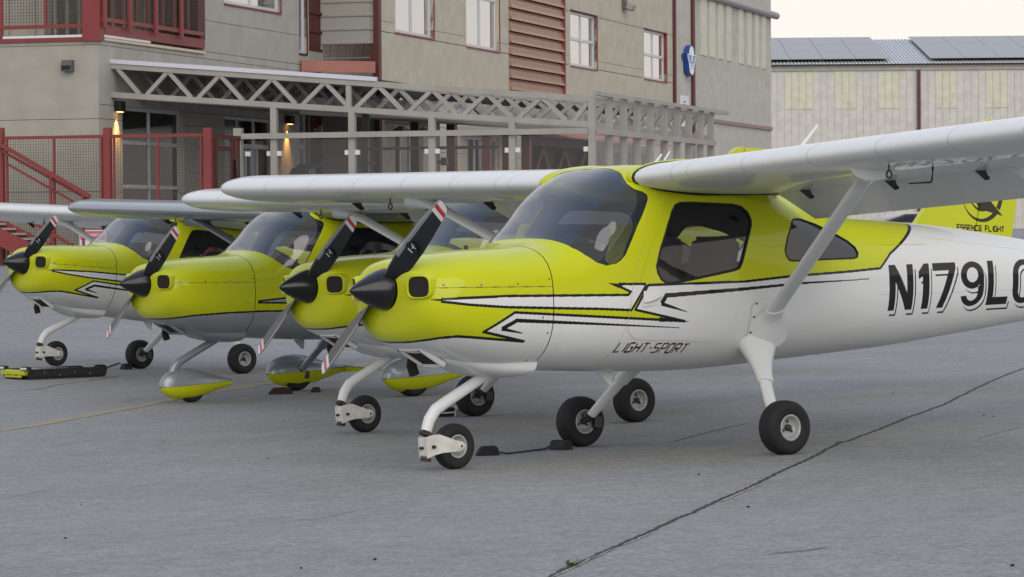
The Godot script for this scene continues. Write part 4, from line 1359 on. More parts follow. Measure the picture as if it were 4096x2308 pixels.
	wpart("interior_wall", mats.room, bd, F1, t1 - 0.2, t1 - 0.02, base, 5.75, -6.0, -0.25)
	wpart("interior_wall", mats.room, bd, F2, 0.0, 0.2, base, top, -5.0, -0.25)
	wpart("interior_wall", mats.room, bd, F2, t2 - 0.2, t2, base, top, -5.0, -0.25)
	wpart("interior_floor", mats.room, bd, F2, 0.2, t2 - 0.2, base, base + 0.15, -5.0, -0.7)
	wpart("roof", mats.room, bd, F1, 0.0, t1, top, top + 0.3, -30.0, 0.3)
	wpart("roof", mats.room, bd, F2, 0.0, t3, top + 0.005, top + 0.3, -14.0, 0.3)
	# ---- balcony on the near block
	var bal := thing("balcony", "red steel balcony with wire mesh railings at the building's upper corner", "balcony")
	wpart("floor_slab", mats.white_trim, bal, FL, -30.0, 0.06, yb + 0.004, yb + 0.06, -3.0, 0.03)
	wpart("edge_beam", mats.red, bal, FL, -30.0, -0.38, yb - 0.09, yb, 0.004, 0.06)
	wpart("edge_beam", mats.red, bal, F1, 0.30, tb, yb + 0.065, yb + 0.30, -0.10, 0.04)
	wpart("edge_trim", mats.cream, bal, F1, 0.30, tb, yb - 0.07, yb - 0.003, 0.004, 0.05)
	var cp := Shape.new()
	wbox(cp, FL, -0.36, 0.08, yb - 0.10, top, -0.18, 0.09)
	obj("corner_post", cp, mats.red, bal)
	var rail: float = atl.call(100, 109).y
	wpart("bottom_rail", mats.red, bal, FL, -30.0, -0.36, rail - 0.045, rail + 0.045, -0.03, 0.05)
	for u in [[-1, 12], [176, 187], [345, 352]]:
		wpart("rail_post", mats.red, bal, FL, atl.call(u[0], 50).x, atl.call(u[1], 50).x, rail if u[0] > 0 else yb, top, -0.025, 0.03)
	mesh_infill(bal, FL, atl.call(14, 50).x, atl.call(176, 50).x, rail + 0.045, top, 0.0, 0.075, 0.009)
	mesh_infill(bal, FL, atl.call(187, 50).x, atl.call(345, 50).x, rail + 0.045, top, 0.0, 0.075, 0.009)
	var railb := yb + 0.42
	var us := [392, 494, 599, 701, 800]
	for k in 4:
		var a0: float = at1.call(us[k], 100).x
		var a1: float = at1.call(us[k + 1], 100).x
		wpart("bottom_rail", mats.red, bal, F1, a0, a1, railb - 0.05, railb + 0.05, 0.03, 0.10)
		wpart("rail_post", mats.red, bal, F1, a0 + 0.02, a0 + 0.16, railb - 0.2, top, 0.10, 0.16)
		wpart("rail_post", mats.dark_red, bal, F1, lerpf(a0, a1, 0.35), lerpf(a0, a1, 0.45), railb + 0.05, top, 0.035, 0.09)
		wpart("rail_post", mats.dark_red, bal, F1, lerpf(a0, a1, 0.78), lerpf(a0, a1, 0.90), railb + 0.05, top, 0.035, 0.09)
		mesh_infill(bal, F1, a0 + 0.1, a1, railb + 0.05, top, 0.06, 0.085, 0.009)
	wpart("end_post", mats.dark_red, bal, F1, tb - 0.35, tb, yb + 0.3, top, -0.1, 0.05)
	# siding behind the balcony
	wpart("rear_wall", mats.beige, bal, FL, -30.0, -2.2, yb + 0.06, top, -2.4, -2.2)
	wpart("rear_wall", mats.beige, bal, F1, 2.2, tb + 0.2, yb + 0.06, top, -2.4, -2.2)
	for k in 40:
		wpart("batten", mats.beige, bal, FL, -30.0 + k * 0.70, -29.93 + k * 0.70, yb + 0.06, top, -2.2, -2.14)
	for k in int(tb / 0.7):
		wpart("batten", mats.beige, bal, F1, 2.3 + k * 0.7, 2.37 + k * 0.7, yb + 0.06, top, -2.2, -2.14)
	wpart("rear_wall", mats.beige, bal, FL, -2.4, -2.2, yb + 0.06, top, -12.0, -2.2)
	# ---- glazed doors
	var sd := thing("glazed_door", "tall glazed sliding door in the shade under the steel canopy", "door")
	window(sd, F1, door1, 2, 1, mats.alu, mats.door_glass, 0.12, 0.09)
	for u in [[560, 575], [737, 752]]:
		wpart("cross_bar", mats.alu, sd, F1, d1a + 0.09, d1b - 0.09, at1.call(490, u[1]).y, at1.call(490, u[0]).y, -0.19, -0.105)
	var sd2 := thing("glazed_door", "glazed entrance with a double door behind the red gate", "door")
	window(sd2, F1, door2, 3, 1, mats.alu, mats.door_glass, 0.12, 0.08)
	wpart("cross_bar", mats.alu, sd2, F1, d2a + 0.08, d2b - 0.08, at1.call(980, 592).y, at1.call(980, 574).y, -0.19, -0.10)
	for k in 4:
		var x := lerpf(at1.call(974, 600).x, at1.call(1042, 600).x, k / 3.0)
		wpart("door_stile", mats.white_trim, sd2, F1, x - 0.05, x + 0.05, base, at1.call(980, 594).y, -0.17, -0.09)
	# ---- wall lamps
	for L in [[465, 405, 447, 452, 480, "black wall lamp glowing beside the tall sliding door"], [1147, 463, 496, 1139, 1156, "black wall lamp glowing left of the narrow window"]]:
		var lamp := thing("wall_lamp", L[5], "lamp", Transform3D(), "downlights under the canopy")
		var lo: Vector2 = at1.call(L[0], L[2])
		var hi: Vector2 = at1.call(L[0], L[1])
		var sh := Shape.new()
		sh.bevel_box(F1 * Transform3D(Basis(), Vector3(lo.x, (lo.y + hi.y) / 2, 0.10)), Vector3(0.34, hi.y - lo.y, 0.16), 0.02)
		obj("housing", sh, mats.black_paint, lamp)
		var gl := Shape.new()
		wbox(gl, F1, lo.x - 0.10, lo.x + 0.10, lo.y - 0.014, lo.y - 0.002, 0.05, 0.15)
		obj("bulb", gl, mats.bulb, lamp)
		var sp := SpotLight3D.new()
		sp.name = "light"
		sp.transform = Transform3D(Basis(Vector3.RIGHT, -PI / 2), F1 * Vector3(lo.x, lo.y - 0.03, 0.10))
		sp.light_energy = 3.0; sp.light_color = Color(1.0, 0.72, 0.36); sp.spot_angle = 32.0; sp.spot_range = 30.0; sp.light_size = 0.05; sp.shadow_enabled = true
		sp.spot_attenuation = 2.0
		lamp.add_child(sp)
	# ---- vent box on the near wall
	var vb := thing("vent_hood", "small grey louvred vent hood on the near beige wall", "vent")
	var v0: Vector2 = atl.call(257, 287)
	var v1: Vector2 = atl.call(297, 241)
	var vs := Shape.new()
	vs.prism(FL * Transform3D(Basis(Vector3(0, 0, 1), Vector3(0, 1, 0), Vector3(-1, 0, 0)), Vector3(v1.x, 0, 0.001)), PackedVector2Array([Vector2(0, v0.y), Vector2(0.20, v0.y), Vector2(0.20, v0.y + 0.03), Vector2(0.16, v1.y), Vector2(0, v1.y)]), v1.x - v0.x)
	obj("hood", vs, mats.vent, vb)
	for k in 8:
		var x := lerpf(v0.x + 0.03, v1.x - 0.03, k / 7.0)
		wpart("louvre", mats.seal, vb, FL, x - 0.010, x + 0.010, v0.y + 0.03, lerpf(v0.y, v1.y, 0.52), 0.19, 0.206)
	# ---- small flood light high on the long facade
	var fl := thing("flood_light", "small grey flood light high on the long plaster facade", "lamp")
	var f0: Vector2 = at2.call(2495, 27)
	var fs := Shape.new()
	fs.bevel_box(F2 * Transform3D(Basis(Vector3.RIGHT, 0.4), Vector3(f0.x, f0.y, 0.25)), Vector3(0.5, 0.3, 0.3), 0.06)
	obj("head", fs, mats.band_grey, fl)
	wpart("bracket", mats.vent, fl, F2, f0.x - 0.3, f0.x + 0.1, f0.y - 0.1, f0.y + 0.25, 0.0, 0.12)
	# ---- sign with star and wings
	make_emblem(F2, at2)
	make_canopy(A, F1, B0, B, F2, at1, at2, t1, wst, e1r, e2r, e3r)

func fsh_box(t: Transform3D, a0: float, a1: float, y0: float, y1: float, n0: float, n1: float) -> Shape:
	var sh := Shape.new()
	wbox(sh, t, a0, a1, y0, y1, n0, n1)
	return sh

func make_emblem(F2: Transform3D, at2: Callable) -> void:
	var em := thing("emblem_sign", "blue and white star shaped emblem with wings on the corrugated wall", "sign")
	var c: Vector2 = at2.call(2741, 243)
	var hh: float = (at2.call(2741, 180).y - at2.call(2741, 305).y) / 2
	var ww: float = (at2.call(2764, 243).x - at2.call(2728, 243).x) / 2
	var outline := PackedVector2Array([Vector2(0, 1), Vector2(0.35, 0.86), Vector2(0.50, 0.62), Vector2(0.55, 0.42), Vector2(1.0, 0.40), Vector2(0.88, 0.12), Vector2(0.62, -0.25), Vector2(0.52, -0.6), Vector2(0.40, -0.86), Vector2(0, -1.0)])
	for k in range(8, 0, -1): outline.append(outline[k] * Vector2(-1, 1))
	var sc := func(p: PackedVector2Array, s: float) -> PackedVector2Array:
		var o := PackedVector2Array()
		for v in p: o.append(Vector2(v.x * ww * s, v.y * hh * s))
		return o
	var sh := Shape.new()
	sh.prism(F2 * Transform3D(Basis(), Vector3(c.x, c.y, 0.05)), sc.call(outline, 1.0), 0.20)
	obj("backing", sh, mats.emblem_blue, em)
	var fa := Shape.new()
	fa.prism(F2 * Transform3D(Basis(), Vector3(c.x, c.y, 0.252)), sc.call(outline, 0.93), 0.02)
	obj("face", fa, mats.emblem_white, em)
	for s in [-1, 1]:
		for k in 3:
			var y := 0.30 - k * 0.17
			var ft := Shape.new()
			ft.prism(F2 * Transform3D(Basis(), Vector3(c.x, c.y, 0.274)), sc.call(PackedVector2Array([Vector2(0.16 * s, y), Vector2((0.76 - k * 0.12) * s, y + 0.03), Vector2((0.70 - k * 0.12) * s, y - 0.10), Vector2(0.16 * s, y - 0.12)]), 1.0), 0.012)
			obj("feather", ft, mats.emblem_blue2, em)
	for s in [-1, 1]:
		var lg := Shape.new()
		lg.bar(F2 * Vector3(c.x + 0.05 * s * ww, c.y - 0.1 * hh, 0.28), F2 * Vector3(c.x + 0.32 * s * ww, c.y - 0.55 * hh, 0.28), 0.012, 0.03)
		obj("line", lg, mats.emblem_blue2, em)
	# white notice below it
	var nt := thing("notice_board", "white notice board on the corrugated wall below the star emblem", "sign")
	var n0: Vector2 = at2.call(2720, 505)
	var n1: Vector2 = at2.call(2750, 386)
	wpart("board", mats.white_trim, nt, F2, n0.x, n1.x, n0.y, n1.y, 0.01, 0.06)
	for q in [[0.30, 0.78, 0.26, 0.05], [0.3, 0.70, 0.2, 0.03], [0.28, 0.30, 0.3, 0.025]]:
		wpart("print", mats.vent, nt, F2, lerpf(n0.x, n1.x, q[0]), lerpf(n0.x, n1.x, q[0] + q[2]), lerpf(n0.y, n1.y, q[1]), lerpf(n0.y, n1.y, q[1] + q[3]), 0.06, 0.064)

func make_canopy(A: Vector3, F1: Transform3D, B0: Vector3, B: Vector3, F2: Transform3D, at1: Callable, at2: Callable, t1: float, wst: float, e1r: Rect2, e2r: Rect2, e3r: Rect2) -> void:
	var tc: float = at1.call(447, 300).x
	var Co := A + back * tc
	var C := wall_frame(Co, east)
	var atc := func(x: float, y: float) -> Vector2: return on_wall(Vector2(x, y), Co, east)
	var wc: float = atc.call(2366, 500).x
	var CR := Co + east * wc
	var CRf := wall_frame(CR, back)
	var atr := func(x: float, y: float) -> Vector2: return on_wall(Vector2(x, y), CR, back)
	var yt0: float = atc.call(447, 264).y
	var yt1: float = atc.call(2366, 396).y
	var yb0: float = atc.call(447, 379).y
	var yb1: float = atc.call(2366, 498).y
	var ground := 0.8
	print("canopy ", tc, " ", wc, " ", yt0, " ", yt1, " ", yb0, " ", yb1)
	var cy := thing("steel_canopy", "taupe steel canopy of parallel lattice trusses over the terrace", "canopy")
	var depths := [0.0]
	for u in [2434, 2492, 2546, 2599, 2655, 2707, 2753, 2799, 2841]: depths.append(atr.call(u, 600).x)
	var nb := 9
	for i in depths.size():
		var s: float = depths[i]
		var T := Transform3D(C.basis, C.origin + back * s)
		var x0 := 0.0
		if s + tc > t1 - 0.3: x0 = wst + 0.05
		var tr := Node3D.new()
		tr.name = "truss"
		cy.add_child(tr, true)
		var yt := func(x: float) -> float: return lerpf(yt0, yt1, x / wc)
		var yb := func(x: float) -> float: return lerpf(yb0, yb1, x / wc)
		for ch in [yt, yb]:
			var sh := Shape.new()
			sh.bar(T * Vector3(x0, ch.call(x0), 0), T * Vector3(wc + (0.0 if ch == yt else 0.0), ch.call(wc), 0), 0.13, 0.13)
			obj("chord", sh, mats.taupe, tr)
		for k in nb:
			var xa := wc * (k + 0.12) / nb
			var xm := wc * (k + 0.62) / nb
			var xb := minf(wc * (k + 1.10) / nb, wc - 0.05)
			for seg in [[xa, xm - 0.09, true], [xb, xm + 0.09, false]]:
				if minf(seg[0], seg[1]) < x0: continue
				var sh := Shape.new()
				sh.bar(T * Vector3(seg[0], yt.call(seg[0]) - 0.05, 0), T * Vector3(seg[1], yb.call(seg[1]) + 0.05, 0), 0.095, 0.095, T.basis.z)
				obj("diagonal", sh, mats.taupe, tr)
		var sv := Shape.new()
		wbox(sv, T, wc - 0.06, wc + 0.09, ground, yt1 + 0.05, -0.075, 0.075)
		obj("end_post", sv, mats.taupe, tr)
		if i > 0:
			var ov := Shape.new()
			ov.bar(T * Vector3(wc - 0.4, yt1 + 0.09, 0), T * Vector3(wc + 0.25, yt1 + 0.06, 0), 0.16, 0.07)
			obj("rafter_end", ov, mats.taupe, tr)
	# eaves board running back along the open side
	var eb := Shape.new()
	eb.bar(CRf * Vector3(-0.05, yt1 + 0.13, 0.10), CRf * Vector3(depths[-1] + 1.6, yt1 + 0.13, 0.10), 0.10, 0.09)
	obj("eaves_board", eb, mats.taupe, cy)
	# posts of the front truss
	for u in [1098, 1410, 1730, 2051]:
		var x: float = atc.call(u, 600).x
		wpart("post", mats.taupe, cy, C, x - 0.075, x + 0.075, ground, lerpf(yb0, yb1, x / wc) - 0.04, -0.075, 0.075)
	var xv: float = atc.call(1396, 400).x
	wpart("web_post", mats.taupe, cy, C, xv - 0.06, xv + 0.06, lerpf(yb0, yb1, xv / wc) + 0.05, lerpf(yt0, yt1, xv / wc) - 0.05, -0.05, 0.05)
	# dark roof sheet over the part beside the near block, with a pale edge
	var xr: float = atc.call(1508, 330).x
	var rs := Shape.new()
	for q in [[0.02, 0.075, 0.115]]:
		var p := []
		for e in [[0.0, -0.1], [xr, -0.1], [xr, -(t1 - tc)], [0.0, -(t1 - tc)]]:
			p.append(C * Vector3(e[0], lerpf(yt0, yt1, e[0] / wc) + q[1], e[1] + 0.0))
		var up := Vector3.UP * 0.04
		rs.quad(p[0], p[1], p[2], p[3])
		rs.quad(p[3] + up, p[2] + up, p[1] + up, p[0] + up)
		rs.quad(p[0], p[0] + up, p[1] + up, p[1])
		rs.quad(p[1], p[1] + up, p[2] + up, p[2])
		rs.quad(p[2], p[2] + up, p[3] + up, p[3])
	obj("roof_sheet", rs, mats.dark_roof, cy)
	var fe := Shape.new()
	fe.bar(C * Vector3(-0.05, yt0 + 0.115, 0.03), C * Vector3(xr, lerpf(yt0, yt1, xr / wc) + 0.115, 0.03), 0.14, 0.10)
	obj("roof_edge", fe, mats.pale_edge, cy)
	# dark pipe and lamps hanging inside
	var pi := Shape.new()
	pi.bar(C * Vector3(xr * 0.9, lerpf(yt0, yt1, 0.55) - 0.10, -2.0), C * Vector3(wc * 0.95, yt1 - 0.10, -6.5), 0.16, 0.16)
	obj("conduit", pi, mats.seal, cy)
	# ---- glass screen on the apron side
	var gf := thing("glass_screen", "tall glass screen with taupe rail under the canopy front", "fence")
	var xl: float = atc.call(973, 560).x
	var yr0: float = atc.call(1000, 557).y
	wpart("top_rail", mats.taupe, gf, C, xl, wc - 0.06, yr0, yr0 + 0.13, 0.078, 0.15)
	wpart("start_post", mats.taupe, gf, C, xl - 0.22, xl - 0.02, ground, atc.call(960, 513).y, -0.08, 0.08)
	var px := [xl, atc.call(1098, 600).x, atc.call(1410, 600).x, atc.call(1730, 600).x, atc.call(2051, 600).x, wc]
	for k in 5:
		wpart("glass_panel", mats.screen_glass, gf, C, px[k] + 0.10, px[k + 1] - 0.10, ground + 0.1, yr0 - 0.02, 0.0, 0.012)
		for e in [px[k] + 0.12, px[k + 1] - 0.12]:
			var yc: float = atc.call(1000, 625).y
			wpart("clamp", mats.white_trim, gf, C, e - 0.06, e + 0.06, yc, yc + 0.11, -0.03, 0.04)
	var gs := thing("glass_screen", "receding glass screen along the open side of the canopy", "fence")
	wpart("top_rail", mats.taupe, gs, CRf, 0.08, depths[-1] + 0.08, yr0, yr0 + 0.13, 0.092, 0.16)
	for k in depths.size() - 1:
		wpart("glass_panel", mats.screen_glass, gs, CRf, depths[k] + 0.09, depths[k + 1] - 0.09, ground + 0.1, yr0 - 0.02, 0.0, 0.012)
	# ---- red fence, gate, stair
	var g := 2.2
	var Ro := Co + east * (xl - 0.12) - back * g
	var R := wall_frame(Ro, east)
	var atq := func(x: float, y: float) -> Vector2: return on_wall(Vector2(x, y), Ro, east)
	var rf := thing("mesh_fence", "red steel fence with wire mesh in front of the near block", "fence")
	var ry: float = atq.call(200, 556).y
	for u in [[-12, 15], [417, 444], [817, 845]]:
		var ps := Shape.new()
		var a: float = atq.call(u[0], 600).x
		var b: float = atq.call(u[1], 600).x
		var yt: float = atq.call(u[0], 511).y
		ps.bevel_box(R * Transform3D(Basis(), Vector3((a + b) / 2, (yt + 0.55) / 2, 0)), Vector3(b - a, yt - 0.55, b - a), 0.015)
		obj("post", ps, mats.red, rf)
	for u in [[15, 417], [444, 817]]:
		wpart("top_rail", mats.red, rf, R, atq.call(u[0], 600).x, atq.call(u[1], 600).x, ry, ry + 0.075, -0.03, 0.03)
		wpart("bottom_rail", mats.red, rf, R, atq.call(u[0], 600).x, atq.call(u[1], 600).x, 0.95, 1.02, -0.03, 0.03)
	for u in [[24, 32], [212, 221], [402, 410], [453, 460], [626, 635], [800, 808]]:
		wpart("picket", mats.red, rf, R, atq.call(u[0], 600).x, atq.call(u[1], 600).x, 1.02, ry, -0.024, 0.024)
	for u in [[33, 211], [222, 401], [461, 625], [636, 799]]:
		mesh_infill(rf, R, atq.call(u[0], 600).x, atq.call(u[1], 600).x, 1.02, ry, 0.0, 0.064, 0.007)
	# gate leading back to the glass screen
	var gt := thing("mesh_gate", "red mesh gate with black push bar between red and taupe posts", "gate")
	var G := wall_frame(Ro + east * 0.06, back)
	wpart("top_rail", mats.dark_red, gt, G, 0.1, g - 0.05, ry - 0.03, ry + 0.06, -0.03, 0.03)
	for q in [0.45, 0.62, 1.62, 1.78, 2.02]:
		wpart("stile", mats.dark_red, gt, G, q - 0.035, q + 0.035, 0.9, ry - 0.03, -0.03, 0.03)
	wpart("cross_bar", mats.dark_red, gt, G, 0.62, 1.62, ry - 0.30, ry - 0.20, -0.028, 0.028)
	mesh_infill(gt, G, 0.12, 0.42, 0.9, ry - 0.03, 0.0, 0.064, 0.007)
	mesh_infill(gt, G, 0.66, 1.59, 0.9, ry - 0.30, 0.0, 0.064, 0.007)
	wpart("push_bar", mats.black_paint, gt, G, 1.66, 1.74, ry - 1.15, ry - 0.5, 0.03, 0.10)
	wpart("latch_plate", mats.latch, gt, G, 0.85, 1.2, ry - 1.50, ry - 1.2, 0.03, 0.05)
	# stair: two stringers, treads, rails
	var sr := thing("steel_stair", "red steel stair with pale treads descending in front of the mesh fence", "stairs")
	for e in [[0.16, "stringer"], [1.15, "stringer"]]:
		var sh := Shape.new()
		var pa: Vector2 = atq.call(-40, 848)
		var pb: Vector2 = atq.call(330, 1030)
		sh.prism(R * Transform3D(Basis(), Vector3(0, 0, e[0])), PackedVector2Array([pa, pb, Vector2(pb.x, 0.75), Vector2(pb.x - 0.35, 0.75), pa + Vector2(0, -0.42)]), 0.06)
		obj(e[1], sh, mats.red, sr)
	for k in 9:
		var p: Vector2 = atq.call(-20 + k * 40, 872 + k * 19.7)
		wpart("tread", mats.tread, sr, R, p.x - 0.16, p.x + 0.14, p.y - 0.05, p.y, 0.225, 1.148)
		wpart("riser", mats.dark_red, sr, R, p.x + 0.10, p.x + 0.13, p.y - 0.20, p.y - 0.055, 0.225, 1.148)
	for q in [[13, 577, 372, 786, 0.19, 0.07, 0.09], [18, 606, 360, 797, 0.10, 0.05, 0.06], [22, 650, 320, 820, 0.045, 0.045, 0.05], [95, 860, 340, 1005, 0.19, 0.07, 0.07]]:
		var sh := Shape.new()
		var pa: Vector2 = atq.call(q[0], q[1])
		var pb: Vector2 = atq.call(q[2], q[3])
		sh.bar(R * Vector3(pa.x, pa.y, q[4]), R * Vector3(pb.x, pb.y, q[4]), q[5], q[6])
		obj("handrail", sh, mats.red, sr)
	for u in [216, 345]:
		var a: float = atq.call(u, 600).x
		wpart("rail_post", mats.red, sr, R, a - 0.025, a + 0.025, 1.1, atq.call(u, 585 + (u - 13) * 0.582).y, 0.17, 0.22)
	# ---- no parking sign
	var sg := thing("parking_sign", "white sign with pink NO PARKING lettering on the mesh fence", "sign")
	var k0: Vector2 = atq.call(331, 1012)
	var k1: Vector2 = atq.call(436, 920)
	wpart("plate", mats.white_trim, sg, R, k0.x, k1.x, k0.y, k1.y, 0.16, 0.175)
	wpart("header", mats.pink, sg, R, k0.x + 0.02, k1.x - 0.02, lerpf(k0.y, k1.y, 0.58), k1.y - 0.02, 0.175, 0.179)
	sign_text(sg, "NO PARKING", R * Transform3D(Basis(), Vector3((k0.x + k1.x) / 2, lerpf(k0.y, k1.y, 0.79), 0.181)), 0.048, mats.white_trim)
	# ---- red framed entrances on the long facade
	for q in [[e1r, "red framed entrance with grey awning near the building's inner corner"], [e2r, "red framed entrance with pale awning further along the long facade"]]:
		var en := thing("entrance", q[1], "entrance")
		var r: Rect2 = q[0]
		window(en, F2, r, 3, 2, mats.alu, mats.door_glass, 0.12, 0.10)
		for k in 3:
			var x := lerpf(r.position.x - 0.3, r.end.x + 0.5, k / 2.0)
			wpart("post", mats.dark_red, en, F2, x - 0.14, x + 0.14, 0.8, r.end.y + 0.1, 0.6, 0.85)
		wpart("awning", mats.band_grey, en, F2, r.position.x - 0.9, lerpf(r.position.x, r.end.x, 0.55), r.end.y + 0.1, r.end.y + 0.26, 0.0, 1.3)
		wpart("awning", mats.red, en, F2, lerpf(r.position.x, r.end.x, 0.55) + 0.01, r.end.x + 0.8, r.end.y + 0.1, r.end.y + 0.24, 0.0, 1.25)
	# dark stone shop front with red braces
	var sf := thing("shop_front", "dark stone shop front with red steel braces behind the glass screen", "shop front")
	wpart("stone_wall", mats.dark_stone, sf, F2, e3r.position.x, e3r.end.x, e3r.position.y, e3r.end.y - 0.3, -0.6, -0.4)
	wpart("lintel", mats.dark_red, sf, F2, e3r.position.x, e3r.end.x, e3r.end.y - 0.3, e3r.end.y, -0.5, 0.1)
	for k in 6:
		var x := lerpf(e3r.position.x + 0.5, e3r.end.x - 0.5, k / 6.0)
		var w := e3r.size.x / 6.0
		window(sf, Transform3D(F2.basis, F2 * Vector3(0, 0, -0.36)), Rect2(x + 0.3, 1.4, w * 0.45, 1.6), 1, 2, mats.dark_red, mats.door_glass, -0.07, 0.08)
		var sh := Shape.new()
		sh.bar(F2 * Vector3(x, e3r.end.y - 0.35, -0.25), F2 * Vector3(x + w * 0.45, e3r.end.y - 1.5, -0.25), 0.16, 0.2)
		sh.bar(F2 * Vector3(x + w * 0.95, e3r.end.y - 0.35, -0.25), F2 * Vector3(x + w * 0.5, e3r.end.y - 1.5, -0.25), 0.16, 0.2)
		obj("brace", sh, mats.dark_red, sf)
	var aw := Shape.new()
	aw.prism(F2 * Transform3D(Basis(Vector3(0, 0, 1), Vector3(0, 1, 0), Vector3(-1, 0, 0)), Vector3(e3r.end.x - 2.0, 0, 0.11)), PackedVector2Array([Vector2(0, e3r.end.y + 0.35), Vector2(1.6, e3r.end.y - 0.05), Vector2(1.6, e3r.end.y - 0.12), Vector2(0, e3r.end.y + 0.25)]), e3r.size.x - 2.0)
	obj("awning", aw, mats.salmon, sf)
	# white fabric awning seen through the trusses
	var wa := thing("fabric_awning", "white fabric awning stretched below the canopy trusses", "awning")
	var ws := Shape.new()
	var wt := wall_frame(Co + back * 3.2, east)
	var wl: float = on_wall(Vector2(1200, 430), Co + back * 3.2, east).x
	var wr: float = on_wall(Vector2(1825, 430), Co + back * 3.2, east).x
	ws.box(wt * Transform3D(Basis(Vector3.BACK, -0.05), Vector3((wl + wr) / 2, on_wall(Vector2(1500, 432), Co + back * 3.2, east).y, -0.6)), Vector3(wr - wl, 0.42, 1.2))
	obj("fabric", ws, mats.white_trim, wa)
	# black patio heater post, loudspeakers, barbecue
	var bp := thing("black_post", "black square steel post standing behind the glass screen", "post")
	var bt := wall_frame(Co + back * 1.6, east)
	var bx: float = on_wall(Vector2(1464, 600), Co + back * 1.6, east).x
	wpart("shaft", mats.black_paint, bp, bt, bx - 0.075, bx + 0.075, 0.8, yb1 + 0.5, -0.075, 0.075)
	wpart("cross_arm", mats.black_paint, bp, bt, bx - 0.2, bx - 0.076, on_wall(Vector2(1464, 658), Co + back * 1.6, east).y, on_wall(Vector2(1464, 648), Co + back * 1.6, east).y, -0.04, 0.04)
	wpart("cross_arm", mats.black_paint, bp, bt, bx + 0.076, bx + 0.2, on_wall(Vector2(1464, 658), Co + back * 1.6, east).y, on_wall(Vector2(1464, 648), Co + back * 1.6, east).y, -0.04, 0.04)
	wpart("mid_rail", mats.seal, bp, bt, bx + 0.076, on_wall(Vector2(1990, 600), Co + back * 1.6, east).x, on_wall(Vector2(1464, 602), Co + back * 1.6, east).y, on_wall(Vector2(1464, 590), Co + back * 1.6, east).y, -0.03, 0.03)
	for q in [[1277, 500, 1288, 535, 1.0, "black loudspeaker by the red boards under the canopy"], [1593, 505, 1616, 534, 1.0, "black loudspeaker at the red framed entrance"], [1683, 513, 1706, 533, 1.0, "black loudspeaker on the far entrance post"], [1767, 630, 1789, 662, 0.6, "black loudspeaker low behind the glass screen"]]:
		var ls := thing("loudspeaker", q[5], "loudspeaker", Transform3D(), "black loudspeakers on the terrace")
		var o: Vector3 = Co + back * (q[4] * 3.0)
		var lt := wall_frame(o, east)
		var lo := on_wall(Vector2(q[0], q[3]), o, east)
		var hi := on_wall(Vector2(q[2], q[1]), o, east)
		var sh := Shape.new()
		sh.bevel_box(lt * Transform3D(Basis(), Vector3((lo.x + hi.x) / 2, (lo.y + hi.y) / 2, 0)), Vector3(hi.x - lo.x, hi.y - lo.y, 0.2), 0.015)
		obj("cabinet", sh, mats.black_paint, ls)
		wpart("bracket", mats.black_paint, ls, lt, lo.x - 0.14, lo.x - 0.002, lo.y + 0.05, hi.y - 0.07, -0.05, 0.02)
	var gr := thing("barbecue_grill", "black barbecue grill with open lid behind the glass screen", "grill")
	var go := Co + back * 1.2
	var gtf := wall_frame(go, east)
	var g0 := on_wall(Vector2(1155, 700), go, east)
	var g1 := on_wall(Vector2(1285, 660), go, east)
	var gs1 := Shape.new()
	gs1.prism(gtf * Transform3D(Basis(), Vector3(0, 0, -0.3)), PackedVector2Array([Vector2(g0.x, g0.y - 0.15), Vector2(g1.x - 0.2, g0.y - 0.15), Vector2(g1.x - 0.28, g1.y), Vector2(g0.x + 0.15, g1.y - 0.08)]), 0.5)
	obj("firebox", gs1, mats.black_paint, gr)
	var gs2 := Shape.new()
	gs2.prism(gtf * Transform3D(Basis(), Vector3(0, 0, -0.3)), PackedVector2Array([Vector2(g0.x + 0.2, g1.y - 0.05), Vector2(g1.x - 0.06, g1.y - 0.04), Vector2(g1.x, g1.y + 0.03), Vector2(g0.x + 0.35, g1.y + 0.02)]), 0.5)
	obj("lid", gs2, mats.black_paint, gr)
	for x in [g0.x + 0.08, g1.x - 0.28]:
		wpart("leg", mats.black_paint, gr, gtf, x - 0.03, x + 0.03, 0.8, g0.y - 0.15, -0.05, 0.01)

func sign_text(parent: Node, text: String, t: Transform3D, height: float, m: Material) -> void:
	var tm := TextMesh.new()
	var f := SystemFont.new()
	f.font_names = PackedStringArray(["Droid Serif"])
	f.font_weight = 700
	tm.font = f
	tm.text = text
	tm.font_size = 48
	tm.pixel_size = height / 34.0
	tm.depth = 0.003
	var o := MeshInstance3D.new()
	o.name = "lettering"
	o.mesh = tm
	o.material_override = m
	o.transform = t
	parent.add_child(o, true)

